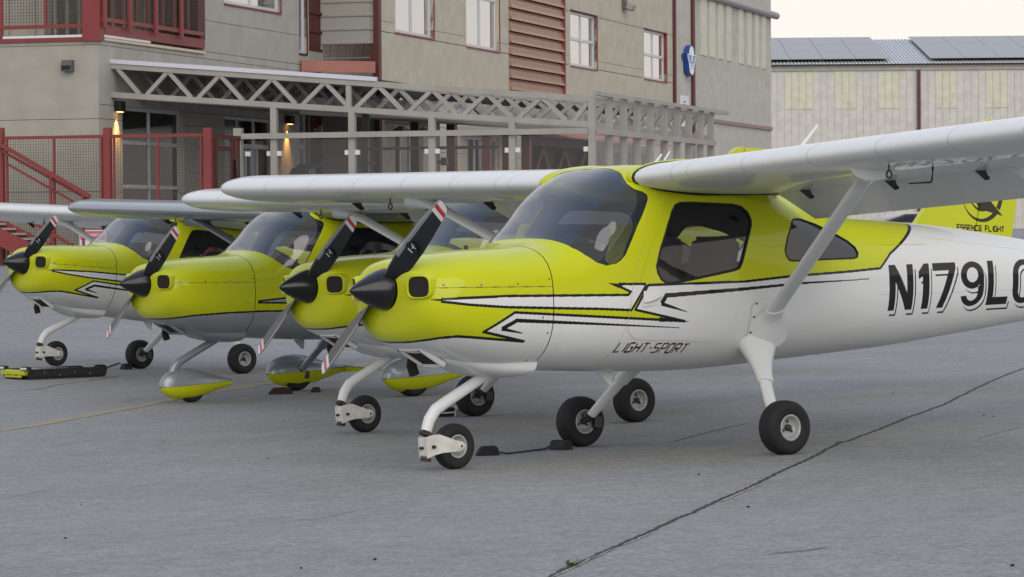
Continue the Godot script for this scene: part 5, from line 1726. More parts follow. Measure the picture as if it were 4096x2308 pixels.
# ================================================================ far hangar, hills
func make_hangar() -> void:
	var O := Vector3(ray(Vector2(3085, 900)).x * 200.0, 0, -200.0)
	var dir := Vector3(1, 0, 0.03).normalized()
	var H := wall_frame(O, dir)
	var at := func(x: float, y: float) -> Vector2: return on_wall(Vector2(x, y), O, dir)
	var hg := thing("hangar", "long pale hangar with solar panels on its low roof", "hangar")
	var base := 1.2
	var top: float = at.call(3085, 266).y
	var step: float = at.call(3114, 400).x - at.call(3085.3, 400).x
	var x := -12.0 * step
	var ly: float = at.call(3200, 438).y
	var k := -12
	var right: float = at.call(4096, 400).x + 14.0
	while x < right:
		var u: float = 3085.3 + k * 28.72
		var lit := false
		for q in [[3153, 3243], [3332, 3420], [3509, 3597], [3754, 3844], [3934, 4024], [4120, 4210]]:
			if u + 14 > q[0] and u + 14 < q[1]: lit = true
		if lit:
			wpart("wall_panel", mats.hangar_cladding, hg, H, x + 0.03, x + step - 0.03, base, ly, -0.2, 0.0)
			wpart("light_panel", mats.translucent, hg, H, x + 0.03, x + step - 0.03, ly + 0.02, top - 0.3, -0.2, 0.0)
		else:
			wpart("wall_panel", mats.hangar_cladding, hg, H, x + 0.03, x + step - 0.03, base, top - 0.3, -0.2, 0.0)
		var rib := Shape.new()
		rib.prism(H * Transform3D(Basis(Vector3(1, 0, 0), Vector3(0, 0, -1), Vector3(0, 1, 0)), Vector3(x, base, 0)), PackedVector2Array([Vector2(-0.05, 0.05), Vector2(-0.03, -0.05), Vector2(0.03, -0.05), Vector2(0.05, 0.05)]), top - 0.3 - base)
		obj("rib", rib, mats.hangar_cladding, hg)
		x += step; k += 1
	wpart("eaves_trim", mats.beige, hg, H, -12.0 * step, right, top - 0.3, top - 0.02, -0.2, 0.12)
	var px: float = at.call(3674, 400).x
	wpart("downspout", mats.dark_red, hg, H, px - 0.09, px + 0.10, base, top - 0.28, 0.06, 0.22)
	wpart("gutter", mats.seal, hg, H, -12.0 * step, right, top - 0.02, top + 0.10, 0.0, 0.30)
	# roof: runs back and up
	var rise: float = on_wall(Vector2(3085, 164), O + Vector3(0, 0, -16.0), dir).y
	var rf := func(a: float, s: float, lift: float) -> Vector3: return H * Vector3(a, lerpf(top + 0.1, rise, s) + lift, 0.2 - 16.0 * s)
	var slab := func(called: String, m: Material, a0: float, a1: float, s0: float, s1: float, lift: float, th: float, parent: Node) -> void:
		var sh := Shape.new()
		var p := [rf.call(a0, s0, lift), rf.call(a1, s0, lift), rf.call(a1, s1, lift), rf.call(a0, s1, lift)]
		var up := Vector3(0, th, 0)
		sh.quad(p[0] + up, p[1] + up, p[2] + up, p[3] + up); sh.quad(p[3], p[2], p[1], p[0])
		for i in 4: sh.quad(p[i], p[(i + 1) % 4], p[(i + 1) % 4] + up, p[i] + up)
		obj(called, sh, m, parent)
	slab.call("roof_sheet", mats.roof_metal, -12.0 * step, right, 0.0, 1.0, -0.15, 0.15, hg)
	for i in range(-24, int(right / (step / 2)) + 1):
		slab.call("roof_rib", mats.roof_metal, i * step / 2 - 0.05, i * step / 2 + 0.05, 0.0, 1.0, 0.001, 0.06, hg)
	var ga: float = at.call(3560, 262).x
	var gb: float = at.call(3725, 262).x
	for run in [[-11.0 * step, ga], [gb, right]]:
		var n := int((run[1] - run[0]) / 2.05)
		for i in n:
			for j in 3:
				var a0: float = run[0] + (run[1] - run[0]) * i / n
				var a1: float = run[0] + (run[1] - run[0]) * (i + 1) / n
				slab.call("solar_panel", mats.solar, a0 + 0.012, a1 - 0.012, 0.06 + j * 0.30, 0.355 + j * 0.30, 0.22, 0.05, hg)
	wpart("rear_wall", mats.beige, hg, H, -12.0 * step, right, base, rise - 0.3, -16.2, -16.0)
	# wooded hills to the right, which the upper windows mirror
	var hs := Shape.new()
	var rows := []
	var fn := FastNoiseLite.new(); fn.seed = 21; fn.frequency = 0.004
	var f2 := FastNoiseLite.new(); f2.seed = 4; f2.frequency = 0.05
	for j in 14:
		var row := PackedVector3Array()
		for i in 120:
			var ang := lerpf(deg_to_rad(14.0), deg_to_rad(100.0), i / 119.0)
			var dd := 620.0 + j * 22.0
			var hh := sin(PI * clampf(j / 13.0, 0, 1)) * (34.0 + 26.0 * fn.get_noise_2d(i * 9.0, 3.0)) + f2.get_noise_2d(i * 14.0, j * 9.0) * 4.0 * (1.0 if j > 0 else 0.0)
			row.append(Vector3(sin(ang) * dd, 1.0 + maxf(hh, 0.0), -cos(ang) * dd))
		rows.append(row)
	hs.loft(rows, false, false, true)
	hs.face_up()
	structure(obj("hills", hs, mats.hill))

# ================================================================ small things on the apron
func ground_frame(at: Vector3, yaw: float) -> Transform3D:
	var gx := (ground_height(at.x + 0.3, at.z) - ground_height(at.x - 0.3, at.z)) / 0.6
	var gz := (ground_height(at.x, at.z + 0.3) - ground_height(at.x, at.z - 0.3)) / 0.6
	var up := Vector3(-gx, 1, -gz).normalized()
	var x := (Basis(Vector3.UP, yaw) * Vector3.RIGHT)
	x = (x - up * x.dot(up)).normalized()
	return Transform3D(Basis(x, up, x.cross(up)), Vector3(at.x, ground_height(at.x, at.z), at.z))

# a strip lying on the ground along pixels of the photograph
func ground_strip(px: Array, width: float, jag: float, lift: float, step := 0.12) -> Shape:
	var pts := []
	for q: Vector2 in px: pts.append(on_ground(q))
	var line := []
	for i in pts.size() - 1:
		var m := maxi(1, int((pts[i + 1] - pts[i]).length() / step))
		for k in m: line.append(pts[i].lerp(pts[i + 1], float(k) / m))
	line.append(pts[-1])
	var sh := Shape.new()
	var rows := []
	for i in line.size():
		var d: Vector3 = (line[mini(i + 1, line.size() - 1)] - line[maxi(i - 1, 0)]).normalized()
		var s := d.cross(Vector3.UP).normalized()
		var p: Vector3 = line[i] + s * rng.randf_range(-jag, jag)
		var w := width * rng.randf_range(1.0 - minf(0.8, jag * 25.0), 1.0) / 2
		if jag > 0.0 and (i == 0 or i == line.size() - 1): w *= 0.2
		var a := p - s * w
		var b := p + s * w
		rows.append(PackedVector3Array([Vector3(a.x, ground_height(a.x, a.z) + lift, a.z), Vector3(b.x, ground_height(b.x, b.z) + lift, b.z)]))
	sh.loft(rows, false, false, true)
	for k in sh.n.size(): sh.n[k] = Vector3.UP
	sh.face_up()
	return sh

func zs(a: Array, o: Vector2, s: float) -> Array:
	var out := []
	for k in range(0, a.size(), 2): out.append(o + Vector2(a[k], a[k + 1]) / s)
	return out

func make_small_things(p1: Node3D, p2: Node3D, p3: Node3D, p4: Node3D) -> void:
	# ---- cracks and lines in the pavement
	var o7 := Vector2(2048, 1560)
	var main := zs([150, 965, 195, 940, 280, 895, 340, 872, 430, 830, 520, 790, 600, 755, 660, 728, 720, 700, 840, 645, 900, 622, 1000, 575, 1060, 548, 1100, 530, 1200, 490, 1260, 458, 1330, 420, 1430, 375, 1500, 345, 1560, 312, 1640, 270, 1700, 255, 1750, 235, 1870, 190, 2000, 135, 2060, 115, 2170, 75, 2240, 40, 2320, 0], o7, 1.2578)
	main += [Vector2(3960, 1528), Vector2(4030, 1498), Vector2(4110, 1468)]
	var ck := obj("pavement_crack", ground_strip(main, 0.026, 0.010, 0.004, 0.05), mats.crack)
	structure(ck)
	for q in [[[195, 940, 520, 792], 0.010], [[560, 775, 700, 715], 0.012], [[1040, 560, 1260, 462], 0.016]]:
		structure(obj("crack_edge", ground_strip(zs(q[0], o7 + Vector2(4, 5), 1.2578), q[1], 0.006, 0.0042, 0.06), mats.crack_edge))
	for q in [[[0, 1295, 500, 1280, 760, 1245, 830, 1215, 1000, 1190, 1400, 1140, 1700, 1090, 1900, 1060], Vector2(0, 1240), 4.0, 0.022], [[250, 285, 420, 262, 520, 245], Vector2(0, 1560), 1.2578, 0.007], [[1230, 680, 1400, 665, 1580, 655, 1830, 600], Vector2(0, 1560), 1.2578, 0.006], [[0, 72, 250, 75, 600, 62, 720, 40], Vector2(0, 1560), 1.2578, 0.010], [[0, 550, 230, 505, 320, 490], Vector2(0, 1560), 1.2578, 0.006], [[220, 828, 300, 835, 470, 826], Vector2(0, 1560), 1.2578, 0.006], [[1990, 720, 2050, 700, 2300, 640], Vector2(1400, 1480), 4.0, 0.012], [[2000, 640, 2300, 560, 2570, 500], Vector2(1600, 1420), 1.838, 0.014], [[1210, 300, 1500, 318, 1900, 312, 2570, 300], Vector2(2696, 1200), 1.838, 0.025], [[900, 780, 1300, 770, 1600, 768], Vector2(2696, 1200), 1.838, 0.010], [[2100, 800, 2300, 795], Vector2(2048, 1560), 1.2578, 0.004], [[2330, 250, 2450, 215, 2570, 185], Vector2(2048, 1560), 1.2578, 0.008]]:
		structure(obj("hairline_crack", ground_strip(zs(q[0], q[1], q[2]), q[3], 0.008, 0.0035, 0.07), mats.hairline))
	structure(obj("scuff_mark", ground_strip(zs([1285, 828, 1400, 815, 1500, 806, 1610, 790], o7, 1.2578), 0.020, 0.003, 0.0036, 0.05), mats.scuff))
	structure(obj("scuff_mark", ground_strip(zs([1955, 727, 1995, 727], o7, 1.2578), 0.012, 0.002, 0.0036, 0.02), mats.scuff))
	structure(obj("taxi_line", ground_strip([Vector2(-60, 1733), Vector2(0, 1722), Vector2(120, 1706), Vector2(270, 1678), Vector2(430, 1648), Vector2(560, 1625), Vector2(620, 1612), Vector2(760, 1582), Vector2(900, 1562), Vector2(1010, 1545), Vector2(1085, 1531), Vector2(1300, 1490), Vector2(1480, 1452)], 0.15, 0.002, 0.003, 0.3), mats.faded_yellow))
	# weeds in the crack
	for q in [[Vector2(2283, 2266), 0.038, 22, "small green weed growing out of the long pavement crack"], [Vector2(3352, 1775), 0.03, 12, "tiny dry weed in the long pavement crack beside the main wheel"]]:
		var wd := thing("weed", q[3], "plant", Transform3D(Basis(), on_ground(q[0])))
		for k in q[2]:
			var sh := Shape.new()
			var a := rng.randf() * TAU
			var d := Vector3(cos(a), 0, sin(a))
			var l: float = q[1] * rng.randf_range(0.4, 1.0)
			var s := d.cross(Vector3.UP) * l * 0.22
			var b: Vector3 = d * q[1] * rng.randf_range(0.0, 0.5)
			var m: Vector3 = b + d * l * 0.5 + Vector3.UP * l * rng.randf_range(0.4, 0.9)
			var e: Vector3 = b + d * l + Vector3.UP * l * rng.randf_range(0.2, 0.7)
			sh.tri(b, m + s, m - s); sh.tri(m - s, m + s, e)
			obj("leaf", sh, mats.leaf, wd)
	var pb := Shape.new()
	for q in [Vector2(326, 2022), Vector2(3935, 1663), Vector2(3975, 1667), Vector2(2993, 2030), Vector2(4050, 2265), Vector2(1680, 1645), Vector2(1205, 2275), Vector2(262, 2155), Vector2(1070, 1835), Vector2(3575, 1575), Vector2(656, 1767), Vector2(2795, 1900), Vector2(1500, 2240)]:
		var t := ground_frame(on_ground(q), rng.randf() * TAU)
		pb.bevel_box(t * Transform3D(Basis(), Vector3(0, 0.004, 0)), Vector3(0.013, 0.008, 0.010) * rng.randf_range(0.7, 1.2), 0.002)
	var pbo := obj("pebbles", pb, mats.tyre)
	pbo.set_meta("label", "small dark pebbles scattered on the grey apron"); pbo.set_meta("category", "pebbles"); pbo.set_meta("kind", "stuff")
	# ---- wheel chocks
	var ch1 := chock("black rubber wheel chock lying behind the nose wheel of N179LC", on_ground(Vector2(1950, 1822)), 0.20, 0.155, 0.062, 0.075, mats.rubber, null)
	var ch2 := chock("black rubber wheel chock against the far main wheel of N179LC", on_ground(Vector2(2243, 1799)), 0.64, 0.085, 0.062, 0.16, mats.rubber, null)
	rope("thin dark rope joining the two black wheel chocks", [Vector2(2000, 1813), Vector2(2030, 1818), Vector2(2080, 1812), Vector2(2130, 1806), Vector2(2180, 1800), Vector2(2222, 1788)], 0.007)
	chock("yellow topped wheel chock on the tracked tug's tail", on_ground(Vector2(398, 1480)), 0.30, 0.17, 0.062, 0.11, mats.rubber, mats.chock_yellow)
	chock("dark wheel chock against the tyre behind the tracked tug", on_ground(Vector2(505, 1477)), 0.5, 0.12, 0.065, 0.13, mats.rubber, null)
	rope("short dark cord between the chocks behind the tracked tug", [Vector2(425, 1474), Vector2(445, 1466), Vector2(462, 1461), Vector2(480, 1462)], 0.010)
	chock("rust brown wedge chock with white and orange label under a grey wheel fairing", on_ground(Vector2(1122, 1576)), 0.1, 0.24, 0.065, 0.13, mats.rust_chock, mats.chock_label)
	chock("dark wedge chock behind the grey fairing's tyre", on_ground(Vector2(1262, 1569)), 0.1, 0.10, 0.05, 0.12, mats.rust_chock, null)
	# ---- work gloves
	var gp := on_ground(Vector2(1822, 1664))
	var gl := thing("work_glove", "navy and beige work glove lying by the second airplane's wheel", "glove", ground_frame(gp, 0.25))
	var cu := Shape.new()
	cu.prism(Transform3D(Basis(), Vector3(0, 0, -0.06)), PackedVector2Array([Vector2(-0.17, 0.0), Vector2(-0.03, 0.0), Vector2(-0.015, 0.075), Vector2(-0.06, 0.072), Vector2(-0.12, 0.04)]), 0.12)
	obj("cuff", cu, mats.navy, gl)
	var st := Shape.new()
	st.bar(Vector3(-0.13, 0.032, 0.063), Vector3(-0.02, 0.036, 0.063), 0.006, 0.012)
	st.bar(Vector3(-0.018, 0.0, 0.063), Vector3(-0.008, 0.078, 0.063), 0.006, 0.010)
	obj("stripe", st, mats.white_trim, gl)
	var fb := Shape.new()
	fb.tube([Vector3(-0.02, 0.055, 0.02), Vector3(0.03, 0.065, 0.02), Vector3(0.065, 0.06, 0.02)], [Vector2(0.035, 0.02), Vector2(0.04, 0.025), Vector2(0.03, 0.018)], 10)
	obj("lining", fb, mats.white_trim, gl)
	for k in 4:
		var fg := Shape.new()
		var z := -0.045 + k * 0.03
		fg.tube([Vector3(-0.02, 0.022, z), Vector3(0.05, 0.030, z), Vector3(0.10 + 0.012 * k, 0.020, z * 1.2), Vector3(0.115 + 0.012 * k, 0.012, z * 1.25)], [0.015, 0.016, 0.013, 0.006], 8)
		obj("finger", fg, mats.leather, gl)
	# ---- tracked tug under the nose wheel of the last airplane
	var nose := p4.transform * Vector3(0, 0, 0)
	var tt := ground_frame(Vector3(nose.x, 0, nose.z) , 0.6948)
	tt.origin.y = ground_height(nose.x, nose.z)
	tt = tt * Transform3D(Basis(), Vector3(-0.14, 0, 0))
	var tg := thing("tracked_tug", "low lime yellow tracked aircraft tug with light bars", "tug", tt)
	for s in [-1, 1]:
		var tk := Node3D.new()
		tk.name = "track"
		tg.add_child(tk, true)
		var belt := Shape.new()
		var prof := PackedVector2Array()
		for k in 9: prof.append(Vector2(0.60 + cos(-PI / 2 + PI * k / 8.0) * 0.05, 0.055 + sin(-PI / 2 + PI * k / 8.0) * 0.052))
		for k in 9: prof.append(Vector2(-0.33 + cos(PI / 2 + PI * k / 8.0) * 0.05, 0.055 + sin(PI / 2 + PI * k / 8.0) * 0.052))
		belt.prism(Transform3D(Basis(), Vector3(0, 0, s * 0.225 - 0.05)), prof, 0.10)
		obj("belt", belt, mats.rubber, tk)
		var side_p := Shape.new()
		side_p.bevel_box(Transform3D(Basis(), Vector3(0.135, 0.058, s * 0.278)), Vector3(0.86, 0.062, 0.012), 0.004)
		obj("side_plate", side_p, mats.tug_black, tk)
		for k in 4:
			var bo := Shape.new()
			bo.box(Transform3D(Basis(), Vector3(-0.18 + k * 0.2, 0.075 - 0.03 * (k % 2), s * 0.286)), Vector3(0.012, 0.012, 0.006))
			obj("bolt", bo, mats.steel, tk)
		for k in 38:
			var lug := Shape.new()
			lug.box(Transform3D(Basis(), Vector3(-0.33 + k * 0.025, 0.109 if k % 2 else 0.004, s * 0.225)), Vector3(0.012, 0.008, 0.104))
			obj("tread_lug", lug, mats.rubber, tk)
	var bodyp := Shape.new()
	bodyp.bevel_box(Transform3D(Basis(), Vector3(-0.36, 0.075, 0)), Vector3(0.14, 0.055, 0.50), 0.01)
	bodyp.bevel_box(Transform3D(Basis(), Vector3(-0.41, 0.065, 0)), Vector3(0.03, 0.09, 0.34), 0.006)
	obj("front_body", bodyp, mats.tug_yellow, tg)
	var deck := Shape.new()
	deck.bevel_box(Transform3D(Basis(), Vector3(0.10, 0.075, 0)), Vector3(0.80, 0.05, 0.34), 0.008)
	obj("deck", deck, mats.tug_black, tg)
	var plate := Shape.new()
	plate.bevel_box(Transform3D(Basis(), Vector3(0.02, 0.108, 0)), Vector3(0.42, 0.014, 0.30), 0.004)
	obj("wheel_plate", plate, mats.steel, tg)
	for s in [-1, 1]:
		for k in 3:
			var sl := Shape.new()
			sl.box(Transform3D(Basis(), Vector3(-0.4265, 0.050 + k * 0.018, s * 0.075)), Vector3(0.004, 0.006, 0.10))
			obj("vent_slot", sl, mats.black_paint, tg)
		var lb := Node3D.new()
		lb.name = "light_bar"
		tg.add_child(lb, true)
		var hs := Shape.new()
		hs.bevel_box(Transform3D(Basis(), Vector3(-0.40, 0.128, s * 0.245)), Vector3(0.06, 0.042, 0.16), 0.008)
		obj("housing", hs, mats.tug_black, lb)
		for k in 5:
			var led := Shape.new()
			led.bevel_box(Transform3D(Basis(), Vector3(-0.432, 0.126, s * 0.245 - 0.054 + k * 0.027)), Vector3(0.006, 0.024, 0.021), 0.002)
			obj("lens", led, mats.lens, lb)
	# ---- dark car beyond the tails
	make_car()
	# ---- second hangar to the right, outside the frame, that the windows mirror
	var h2 := thing("hangar", "low beige hangar with dark roof standing across the apron to the right", "hangar")
	var H2 := Transform3D(Basis(Vector3.UP, -0.75), Vector3(85, 0, -185))
	wpart("wall", mats.hangar_cladding, h2, H2, -60, 60, 0.6, 9.0, -12.0, 0.0)
	wpart("roof", mats.dark_roof, h2, H2, -61, 61, 9.0, 9.8, -12.5, 0.6)

func chock(label: String, at: Vector3, yaw: float, length: float, height: float, depth: float, m: Material, topm: Material) -> Node3D:
	var c := thing("wheel_chock", label, "chock", ground_frame(at, yaw), "wheel chocks on the apron")
	var sh := Shape.new()
	var h := length / 2
	var rows := []
	for z in [-depth / 2, -depth / 2 + 0.008, depth / 2 - 0.008, depth / 2]:
		var q: float = 0.006 if absf(z) > depth / 2 - 0.004 else 0.0
		var row := PackedVector3Array()
		for p in [[-h, 0.001], [-h, 0.014], [-h * 0.62, height - 0.006], [-h * 0.52, height], [h * 0.72, height], [h * 0.86, height - 0.008], [h, 0.02], [h, 0.001]]:
			row.append(Vector3(p[0] * (1.0 - q * 4), maxf(p[1] - q, 0.001), z))
		rows.append(row)
	sh.loft(rows, true, true, false)
	obj("wedge", sh, m, c)
	for k in 4:
		var rb := Shape.new()
		rb.box(Transform3D(Basis(), Vector3(-h * 0.3 + k * h * 0.28, height + 0.002, 0)), Vector3(0.006, 0.004, depth * 0.9))
		obj("grip_rib", rb, m, c)
	if topm:
		var tp := Shape.new()
		tp.box(Transform3D(Basis(), Vector3(h * 0.1, height + 0.005, 0)), Vector3(h * 1.1, 0.003, depth * 0.6))
		obj("label_plate", tp, topm, c)
	return c

func rope(label: String, px: Array, r: float) -> void:
	var path := []
	for i in px.size(): path.append(on_ground(px[i], r + (0.02 if i == px.size() - 1 else 0.0)))
	var sh := Shape.new()
	sh.tube(path, [r], 7)
	var o := obj("chock_rope" if not has_node("chock_rope") else "chock_rope_001", sh, mats.cord)
	o.set_meta("label", label); o.set_meta("category", "rope")

func make_car() -> void:
	var at := Vector3(7.35, 0, -60.0)
	var t := ground_frame(at, 0.15)
	var car := thing("parked_car", "glossy black parked car beyond the airplane tails", "car", t)
	var sh := Shape.new()
	var rows := []
	var side := [[-2.1, 0.35, 0.72], [-1.95, 0.28, 0.82], [-1.2, 0.26, 0.92], [-0.7, 0.25, 0.98], [0.5, 0.25, 1.0], [1.4, 0.26, 0.98], [1.95, 0.30, 0.90], [2.1, 0.38, 0.75]]
	for q in side:
		var row := PackedVector3Array()
		for k in 20:
			var a := TAU * k / 20
			row.append(Vector3(q[0], (q[1] + q[2]) / 2 + (q[2] - q[1]) / 2 * signf(sin(a)) * pow(absf(sin(a)), 0.5), 0.86 * signf(cos(a)) * pow(absf(cos(a)), 0.5)))
		rows.append(row)
	sh.loft(rows, true, true, true)
	obj("body", sh, mats.car_paint, car)
	var cab := Shape.new()
	var crow := []
	for q in [[-0.95, 0.92, 0.95, 0.72], [-0.45, 0.92, 1.32, 0.70], [-0.05, 0.92, 1.45, 0.68], [0.7, 0.92, 1.46, 0.68], [1.25, 0.92, 1.34, 0.68], [1.75, 0.92, 0.97, 0.70]]:
		var row := PackedVector3Array()
		for p in [[1.0, 0.0], [0.98, 0.5], [0.84, 0.93], [0.6, 1.0], [-0.6, 1.0], [-0.84, 0.93], [-0.98, 0.5], [-1.0, 0.0]]:
			row.append(Vector3(q[0], lerpf(q[1], q[2], p[1]), q[3] * p[0]))
		crow.append(row)
	cab.loft(crow, true, true, true)
	obj("cabin", cab, mats.car_paint, car)
	for s in [-1, 1]:
		for q in [[-0.5, 0.15], [0.22, 0.85], [0.92, 1.3]]:
			var w := Shape.new()
			w.prism(Transform3D(Basis(Vector3.RIGHT, -0.10 * s), Vector3(0, 1.0, 0.695 * s)), PackedVector2Array([Vector2(q[0], 0.0), Vector2(q[1], 0.0), Vector2(q[1] - 0.02, 0.30), Vector2(q[0] + 0.14, 0.30)]), 0.012 * s)
			obj("window", w, mats.car_glass, car)
		for x in [-1.3, 1.3]:
			make_wheel("wheel", Vector3(x, 0.31, 0.78 * s), 0.31, 0.2, 0.2, 0.0, car, s)

func _ready() -> void:
	rng.seed = 7
	# ---- camera
	var cam := Camera3D.new()
	cam.name = "camera"
	cam.fov = rad_to_deg(2.0 * atan(1154.0 / FOCAL))
	cam.position = Vector3(0, EYE, 0)
	cam.rotation = Vector3(-PITCH, 0, -ROLL)
	cam.near = 0.5
	cam.far = 4000.0
	add_child(cam)
	# ---- sky and light
	var env := Environment.new()
	env.background_mode = Environment.BG_SKY
	var sm := ProceduralSkyMaterial.new()
	sm.sky_top_color = lin(0.285, 0.37, 0.53)
	sm.sky_horizon_color = lin(0.62, 0.565, 0.50)
	sm.sky_curve = 0.42
	sm.ground_horizon_color = Color(0.60, 0.58, 0.54)
	sm.ground_bottom_color = Color(0.30, 0.30, 0.30)
	sm.sun_angle_max = 0.0
	var sky := Sky.new()
	sky.sky_material = sm
	env.sky = sky
	env.tonemap_mode = Environment.TONE_MAPPER_LINEAR
	env.tonemap_exposure = 1.75
	env.sdfgi_enabled = true; env.ssao_enabled = true; env.ssil_enabled = true
	var we := WorldEnvironment.new()
	we.name = "environment"
	we.environment = env
	add_child(we)
	var sun := DirectionalLight3D.new()
	sun.name = "sun"
	sun.light_energy = 0.32
	sun.light_angular_distance = 60.0
	sun.light_color = Color(1.0, 0.985, 0.965)
	sun.rotation_degrees = Vector3(-24, 12, 0)
	sun.shadow_enabled = true
	add_child(sun)
	make_materials()
	make_ground()
	print("ground")
	make_terminal()
	print("terminal")
	make_hangar()
	var p1 := make_plane("light_aircraft", "white and lime yellow high wing airplane lettered N179LC beside the long pavement crack", false, true, false)
	plane_place(p1, -0.3656, 20.0486, 0.6345)
	var p2 := make_plane("light_aircraft", "white and lime yellow airplane parked between the N179LC airplane and the grey bellied one", false, false, true)
	plane_place(p2, -1.147, 24.703, 0.637)
	var p3 := make_plane("light_aircraft", "lime yellow airplane with silver grey belly, grey wings and wheel fairings", true, false, false)
	plane_place(p3, -3.0713, 30.3828, 0.6213)
	var p4 := make_plane("light_aircraft", "white and lime yellow airplane with its nose wheel on the tracked tug", false, false, false)
	plane_place(p4, -5.2056, 36.1814, 0.6948, 0.07)
	print("planes")
	make_small_things(p1, p2, p3, p4)

func make_materials() -> void:
	var white := mat("white_paint", lin(0.74, 0.75, 0.75), 0.32)
	white.clearcoat_enabled = true; white.clearcoat = 0.45; white.clearcoat_roughness = 0.04; white.metallic_specular = 0.25
	var grey := mat("grey_paint", lin(0.30, 0.33, 0.36), 0.30, 0.35)
	grey.clearcoat_enabled = true; grey.clearcoat = 0.45; grey.clearcoat_roughness = 0.04; grey.metallic_specular = 0.25
	var yellow := mat("yellow_paint", lin(0.56, 0.60, 0.010), 0.32)
	yellow.clearcoat_enabled = true; yellow.clearcoat = 0.45; yellow.clearcoat_roughness = 0.04; yellow.metallic_specular = 0.25
	for m: StandardMaterial3D in [white, grey, yellow]:
		m.uv1_triplanar = true; m.uv1_scale = Vector3.ONE * 0.5
		m.normal_enabled = true; m.normal_texture = ripple(); m.normal_scale = 0.10
	mat("joint_line", lin(0.40, 0.40, 0.40), 0.6)
	mat("black_paint", lin(0.010, 0.011, 0.014), 0.22)
	mat("seal", lin(0.012, 0.012, 0.012), 0.6)
	mat("soot_and_shade", lin(0.012, 0.009, 0.007), 0.8)  # sooty black, also the painted shade inside the air inlets
	mat("tyre", lin(0.013, 0.013, 0.014), 0.75)
	mat("rim", lin(0.42, 0.43, 0.43), 0.45, 0.2)
	mat("steel", lin(0.45, 0.45, 0.45), 0.35, 0.8)
	mat("dark_steel", lin(0.07, 0.07, 0.07), 0.5, 0.5)
	mat("rust", lin(0.055, 0.036, 0.026), 0.8, 0.2)
	mat("interior", lin(0.015, 0.016, 0.018), 0.8)
	mat("seat", lin(0.020, 0.021, 0.023), 0.85)
	var ww := mat("worn_white", Color.WHITE, 0.5)
	triplanar(ww, noise_image(256, 11, 0.02, 5, lin(0.46, 0.44, 0.41), lin(0.80, 0.80, 0.79), 0.05), 2.0)
	mats.blade = paint_blade()
	# building
	var weather := noise_image(512, 31, 0.012, 5, lin(0.80, 0.79, 0.78), Color.WHITE, 0.03)
	for q in [["beige", 0.42, 0.40, 0.35, 0.85], ["grey_beige", 0.47, 0.455, 0.42, 0.85], ["plaster", 0.56, 0.52, 0.43, 0.9], ["siding", 0.36, 0.34, 0.28, 0.6], ["corrugated", 0.54, 0.53, 0.50, 0.55], ["hangar_cladding", 0.64, 0.62, 0.59, 0.6], ["translucent", 0.66, 0.66, 0.52, 0.5], ["copper", 0.48, 0.29, 0.22, 0.35], ["salmon", 0.42, 0.17, 0.14, 0.6], ["red", 0.26, 0.045, 0.045, 0.5], ["dark_red", 0.10, 0.02, 0.016, 0.55], ["taupe", 0.38, 0.365, 0.34, 0.55], ["dark_stone", 0.06, 0.045, 0.035, 0.8]]:
		var m := mat(q[0], lin(q[1], q[2], q[3]), q[4])
		triplanar(m, weather, 0.22)
	mats.copper.metallic = 0.5
	mat("alu", lin(0.58, 0.60, 0.62), 0.4)
	mat("white_trim", lin(0.72, 0.73, 0.75), 0.5)
	mat("cream", lin(0.66, 0.55, 0.42), 0.6)
	mat("pale_edge", lin(0.60, 0.62, 0.70), 0.35)
	mat("band", lin(0.30, 0.20, 0.18), 0.6)
	mat("band_grey", lin(0.32, 0.31, 0.31), 0.5)
	mat("vent", lin(0.10, 0.10, 0.11), 0.5)
	mat("room", lin(0.34, 0.33, 0.31), 0.9)
	mat("dark_roof", lin(0.035, 0.033, 0.033), 0.8)
	mat("wire", lin(0.10, 0.085, 0.07), 0.6)
	mat("tread", lin(0.42, 0.42, 0.40), 0.8)
	mat("latch", lin(0.62, 0.50, 0.40), 0.6)
	mat("pink", lin(0.55, 0.12, 0.20), 0.5)
	mat("emblem_blue", lin(0.02, 0.07, 0.30), 0.4)
	mat("emblem_blue2", lin(0.08, 0.20, 0.52), 0.4)
	mat("emblem_white", lin(0.82, 0.86, 0.90), 0.4)
	mat("solar", lin(0.30, 0.305, 0.31), 0.4)
	mat("roof_metal", lin(0.55, 0.56, 0.58), 0.4, 0.3)
	mat("crack", lin(0.055, 0.052, 0.048), 0.95)
	mat("crack_edge", lin(0.40, 0.37, 0.34), 0.95)
	mat("hairline", lin(0.11, 0.11, 0.11), 0.95)
	mat("scuff", lin(0.10, 0.085, 0.075), 0.9)
	triplanar(mat("faded_yellow", Color.WHITE, 0.9), noise_image(256, 41, 0.03, 4, lin(0.27, 0.262, 0.24), lin(0.44, 0.325, 0.13), 0.18), 0.6)
	var leaf := mat("leaf", lin(0.07, 0.13, 0.035), 0.8)
	leaf.backlight_enabled = true; leaf.backlight = Color(0.12, 0.18, 0.06)
	mat("rubber", lin(0.018, 0.018, 0.019), 0.85)
	mat("cord", lin(0.05, 0.05, 0.055), 0.9)
	mat("chock_yellow", lin(0.42, 0.26, 0.03), 0.7)
	mat("chock_label", lin(0.60, 0.40, 0.16), 0.7)
	mat("rust_chock", lin(0.045, 0.025, 0.02), 0.85)
	mat("navy", lin(0.012, 0.015, 0.03), 0.85)
	mat("leather", lin(0.40, 0.36, 0.30), 0.9)
	mat("tug_black", lin(0.016, 0.016, 0.018), 0.6)
	mat("tug_yellow", lin(0.50, 0.52, 0.01), 0.45)
	mat("lens", lin(0.75, 0.76, 0.80), 0.2)
	mat("car_paint", lin(0.008, 0.009, 0.012), 0.12)
	mat("car_glass", lin(0.02, 0.02, 0.024), 0.05)
	mat("hill", lin(0.05, 0.045, 0.035), 1.0)
	var bulb := mat("bulb", lin(0.8, 0.6, 0.3), 0.5)
